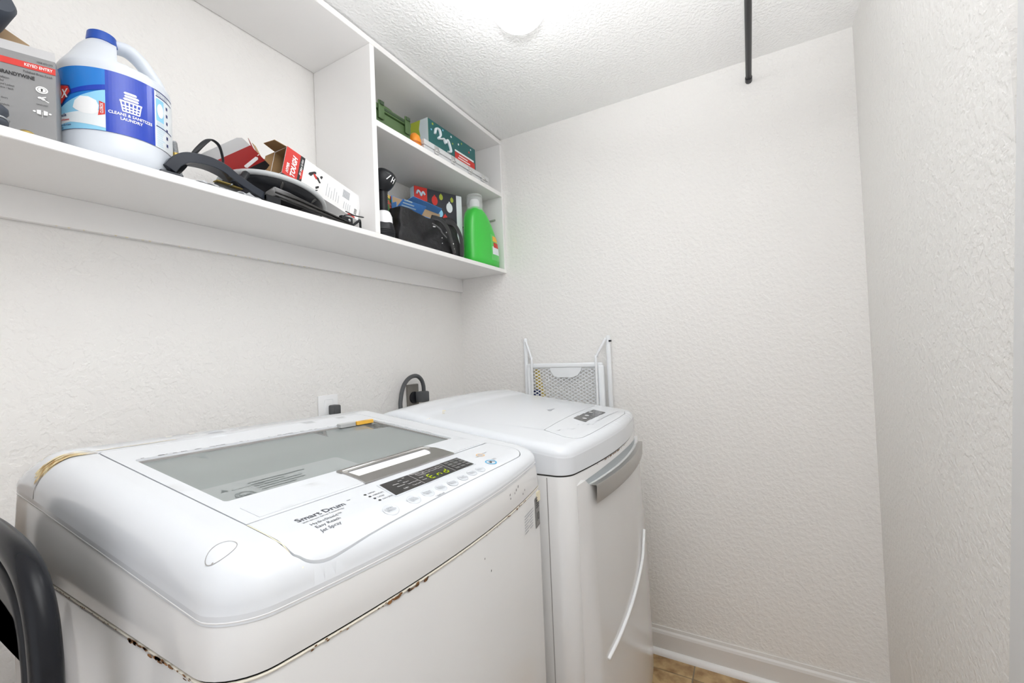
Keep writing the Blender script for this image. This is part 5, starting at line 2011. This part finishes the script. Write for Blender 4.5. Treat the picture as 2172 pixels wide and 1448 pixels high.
obj('handle', tube(B(), hp, .013, 14, flat=1.2, up=(0, 0, 1)), GREENL, t, smooth=True)
bm = lathe(B(), [(.041, .270), (.041, .296), (.039, .345), (.037, .349), (.034, .349), (.0335, .345)], 32, (-.042, 0, 0), cap0=False, cap1=False)
lathe(bm, [(.0001, .335), (.034, .335), (.036, .300), (.037, .272)], 32, (-.042, 0, 0), cap0=False, cap1=False)
obj('measuring_cap', bm, CLEAR, t, smooth=True)
obj('spout', lathe(B(), [(.024, .285), (.024, .318), (.019, .327), (.0001, .327)], 24, (-.042, 0, 0)), WPLAST, t, angle=40)


def dj(x, z, e=.0012):
    """point on the jug's front face"""
    k = 0
    for (a1, b1_, zz, cx), (a2, b2, z2, cx2) in zip(sec[:-1], sec[1:]):
        if zz <= z <= z2:
            q = (z - zz) / (z2 - zz)
            A_, B_, X_ = a1 + (a2 - a1) * q, b1_ + (b2 - b1_) * q, cx + (cx2 - cx) * q
            xx = min(.999, abs((x - X_) / A_))
            return Vector((x, -B_ * (1 - xx ** 2.7) ** (1 / 2.7) - e, z))
    return Vector((x, -.053 - e, z))


def dj_patch(bm, x0, x1, z0, z1, e, n1=8, n2=10):
    G_ = [[bm.verts.new(dj(x0 + (x1 - x0) * i / n1, z0 + (z1 - z0) * j / n2, e)) for j in range(n2 + 1)] for i in range(n1 + 1)]
    for i in range(n1):
        for j in range(n2):
            bm.faces.new((G_[i][j], G_[i + 1][j], G_[i + 1][j + 1], G_[i][j + 1]))


bm = B()
dj_patch(bm, .012, .094, .030, .160, .0008)
lb = obj('label', bm, GREENL, t, smooth=True)
bm = B()
dj_patch(bm, .022, .085, .06, .100, .0016, 6, 4)
obj('label_white', bm, LABWHITE, lb, smooth=True)
bm = B()
dj_patch(bm, .026, .075, .125, .152, .0018, 6, 4)
obj('label_yellow', bm, YELLOWCAP, lb, smooth=True)
bm = B()
dj_patch(bm, .032, .080, .095, .120, .0022, 6, 4)
obj('label_red', bm, REDP, lb, smooth=True)
t = thing('dark_cap_bottle', (1.885, 1.268, SZ), 'green bottle with a dark blue cap behind the bright green detergent jug', 'bottle')
obj('bottle', lathe(B(), [(.030, 0), (.034, .004), (.034, .17), (.027, .21), (.014, .232), (.014, .25)], 26), GREENL, t, smooth=True)
obj('cap', lathe(B(), [(.017, .246), (.018, .250), (.018, .278), (.015, .282)], 22), NAVY, t, angle=40)
t = thing('green_rod', (1.898, 1.18, SZ + .255), 'thin grey green rod jutting out by the end panel of the cubby', 'rod')
obj('rod', tube(B(), [(0, .22, .0), (.030, -.03, .012)], .0045, 10), mat('grey_green_rod', (.30, .36, .28), .5), t, smooth=True)

# ------------------------------------------------------------------ upper right cubby
t = thing('olive_case', (1.168, 1.175, MZ), 'olive green plastic case with latches on the middle shelf', 'case', (0, 0, math.radians(-1)))
obj('case_body', box(B(), -.092, .092, -.055, .065, 0, .050, .006, 2), DKGREEN, t, angle=40)
obj('case_lid', box(B(), -.095, .095, -.058, .068, .052, .074, .006, 2), DKGREEN, t, angle=40)
obj('lid_channel', box(B(), -.060, .075, -.0595, -.0575, .058, .067, .0005, 1), DKGREEN2, t)
for x in (-.062, .070):
    lt = obj('latch', box(B(), x - .014, x + .014, -.064, -.058, .018, .084, .003, 2), DKGREEN, t, angle=40)
    obj('latch_grip', box(B(), x - .010, x + .010, -.0675, -.064, .068, .082, .001, 1), DKGREEN2, lt)
bm = tube(B(), smooth_path([(-.035, -.02, .073), (-.03, -.02, .094), (0, -.02, .098), (.03, -.02, .094), (.035, -.02, .073)], 5), .006, 10)
obj('handle', bm, DKGREEN, t, smooth=True)

t = thing('orange_tool', (1.305, 1.140, MZ), 'small bright orange plastic tool between the olive case and silver case', 'tool')
bm = lathe(B(), [(.018, 0), (.024, .004), (.025, .030), (.020, .046), (.010, .056), (.0001, .058)], 22, sx=1.05)
obj('body', bm, ORANGEP, t, smooth=True)
obj('collar', lathe(B(), [(.0258, .012), (.027, .015), (.0258, .018)], 22, sx=1.05, cap0=False, cap1=False), mat('deep_orange', (.6, .15, .01), .5), t, smooth=True)

t = thing('silver_case', (1.585, 1.215, MZ), 'flat silver latched case lying under the teal carton', 'case')
obj('case_body', box(B(), -.245, .245, -.094, .10, 0, .024, .003, 2), SILVER, t, angle=40)
obj('case_lid', box(B(), -.246, .246, -.096, .101, .0255, .048, .003, 2), SILVER, t, angle=40)
for x in (-.17, -.055, .075, .19):
    lt = obj('latch', box(B(), x - .014, x + .014, -.100, -.0945, .010, .042, .002, 2), CHROME, t, angle=40)
    obj('latch_knob', tube(B(), [(x - .010, -.103, .022), (x + .010, -.103, .022)], .0035, 10), CHROME, lt, smooth=True)

t = thing('teal_carton', (1.405, 1.150, MZ + .048), 'dark teal and lime carton with a red label, on the silver case', 'box')
cw, cd, ch = .355, .115, .125
obj('carton', box(B(), 0, cw, 0, cd, 0, ch, .001, 1), TEAL, t)
bm = B()
slab(bm, [(0, 0), (cd, 0), (cd, ch), (0, ch)], .0006, frame((-.0002, cd, 0), (0, -1, 0), (0, 0, 1)))
le = obj('lime_end', bm, LIME, t)
bm = B()
slab(bm, [(.050, 0), (cd, 0), (cd, ch), (.074, ch), (.066, ch * .7), (.072, ch * .45), (.060, ch * .2)], .0006, frame((-.0009, cd, 0), (0, -1, 0), (0, 0, 1)))
obj('pale_area', bm, PALECARD, le)
FR = frame((0, -.0003, 0), (1, 0, 0), (0, 0, 1))
bm = B()
slab(bm, rrect(.185, .345, .004, .052, .003), .0006, FR)
rl = obj('red_label', bm, REDP, t)
bm = B()
slab(bm, [(.185, .054), (.338, .054), (.338, .062), (.185, .062)], .0006, FR)
for k in range(3):
    slab(bm, [(.20 + k * .008, .016 + k * .012), (.325 - k * .02, .016 + k * .012), (.325 - k * .02, .021 + k * .012), (.20 + k * .008, .021 + k * .012)], .0006, FR @ Matrix.Translation((0, 0, .0005)))
obj('label_print', bm, WHITEINK, rl)
bm = B()
q = smooth_path([(.040, .070, .001), (.048, .096, .001), (.070, .100, .001), (.078, .078, .001), (.062, .060, .001), (.085, .066, .001), (.100, .072, .001), (.112, .058, .001), (.125, .078, .001), (.140, .062, .001), (.150, .034, .001), (.128, .026, .001)], 5)
tube(bm, [FR @ x for x in q], .0100, 8, flat=.4, up=(0, -1, 0))
sg = obj('squiggle_border', bm, LABWHITE, t, smooth=True)
bm = B()
tube(bm, [FR @ (x + Vector((0, 0, .0045))) for x in q], .0032, 8, flat=.6, up=(0, -1, 0))
obj('squiggle', bm, mat('fresh_green_print', (.30, .62, .16), .5), sg, smooth=True)
for k, (x, z, rr, c) in enumerate(((.03, .110, .005, LIME), (.10, .112, .004, SKYLAB), (.16, .108, .005, LABWHITE), (.215, .095, .005, LABWHITE), (.24, .108, .004, LIME), (.30, .090, .005, REDP), (.315, .108, .004, LABWHITE), (.02, .082, .004, SKYLAB), (.17, .080, .004, LIME))):
    bm = B()
    slab(bm, circle(x, z, rr, n=12), .0006, FR)
    obj('print_dot', bm, c, t)
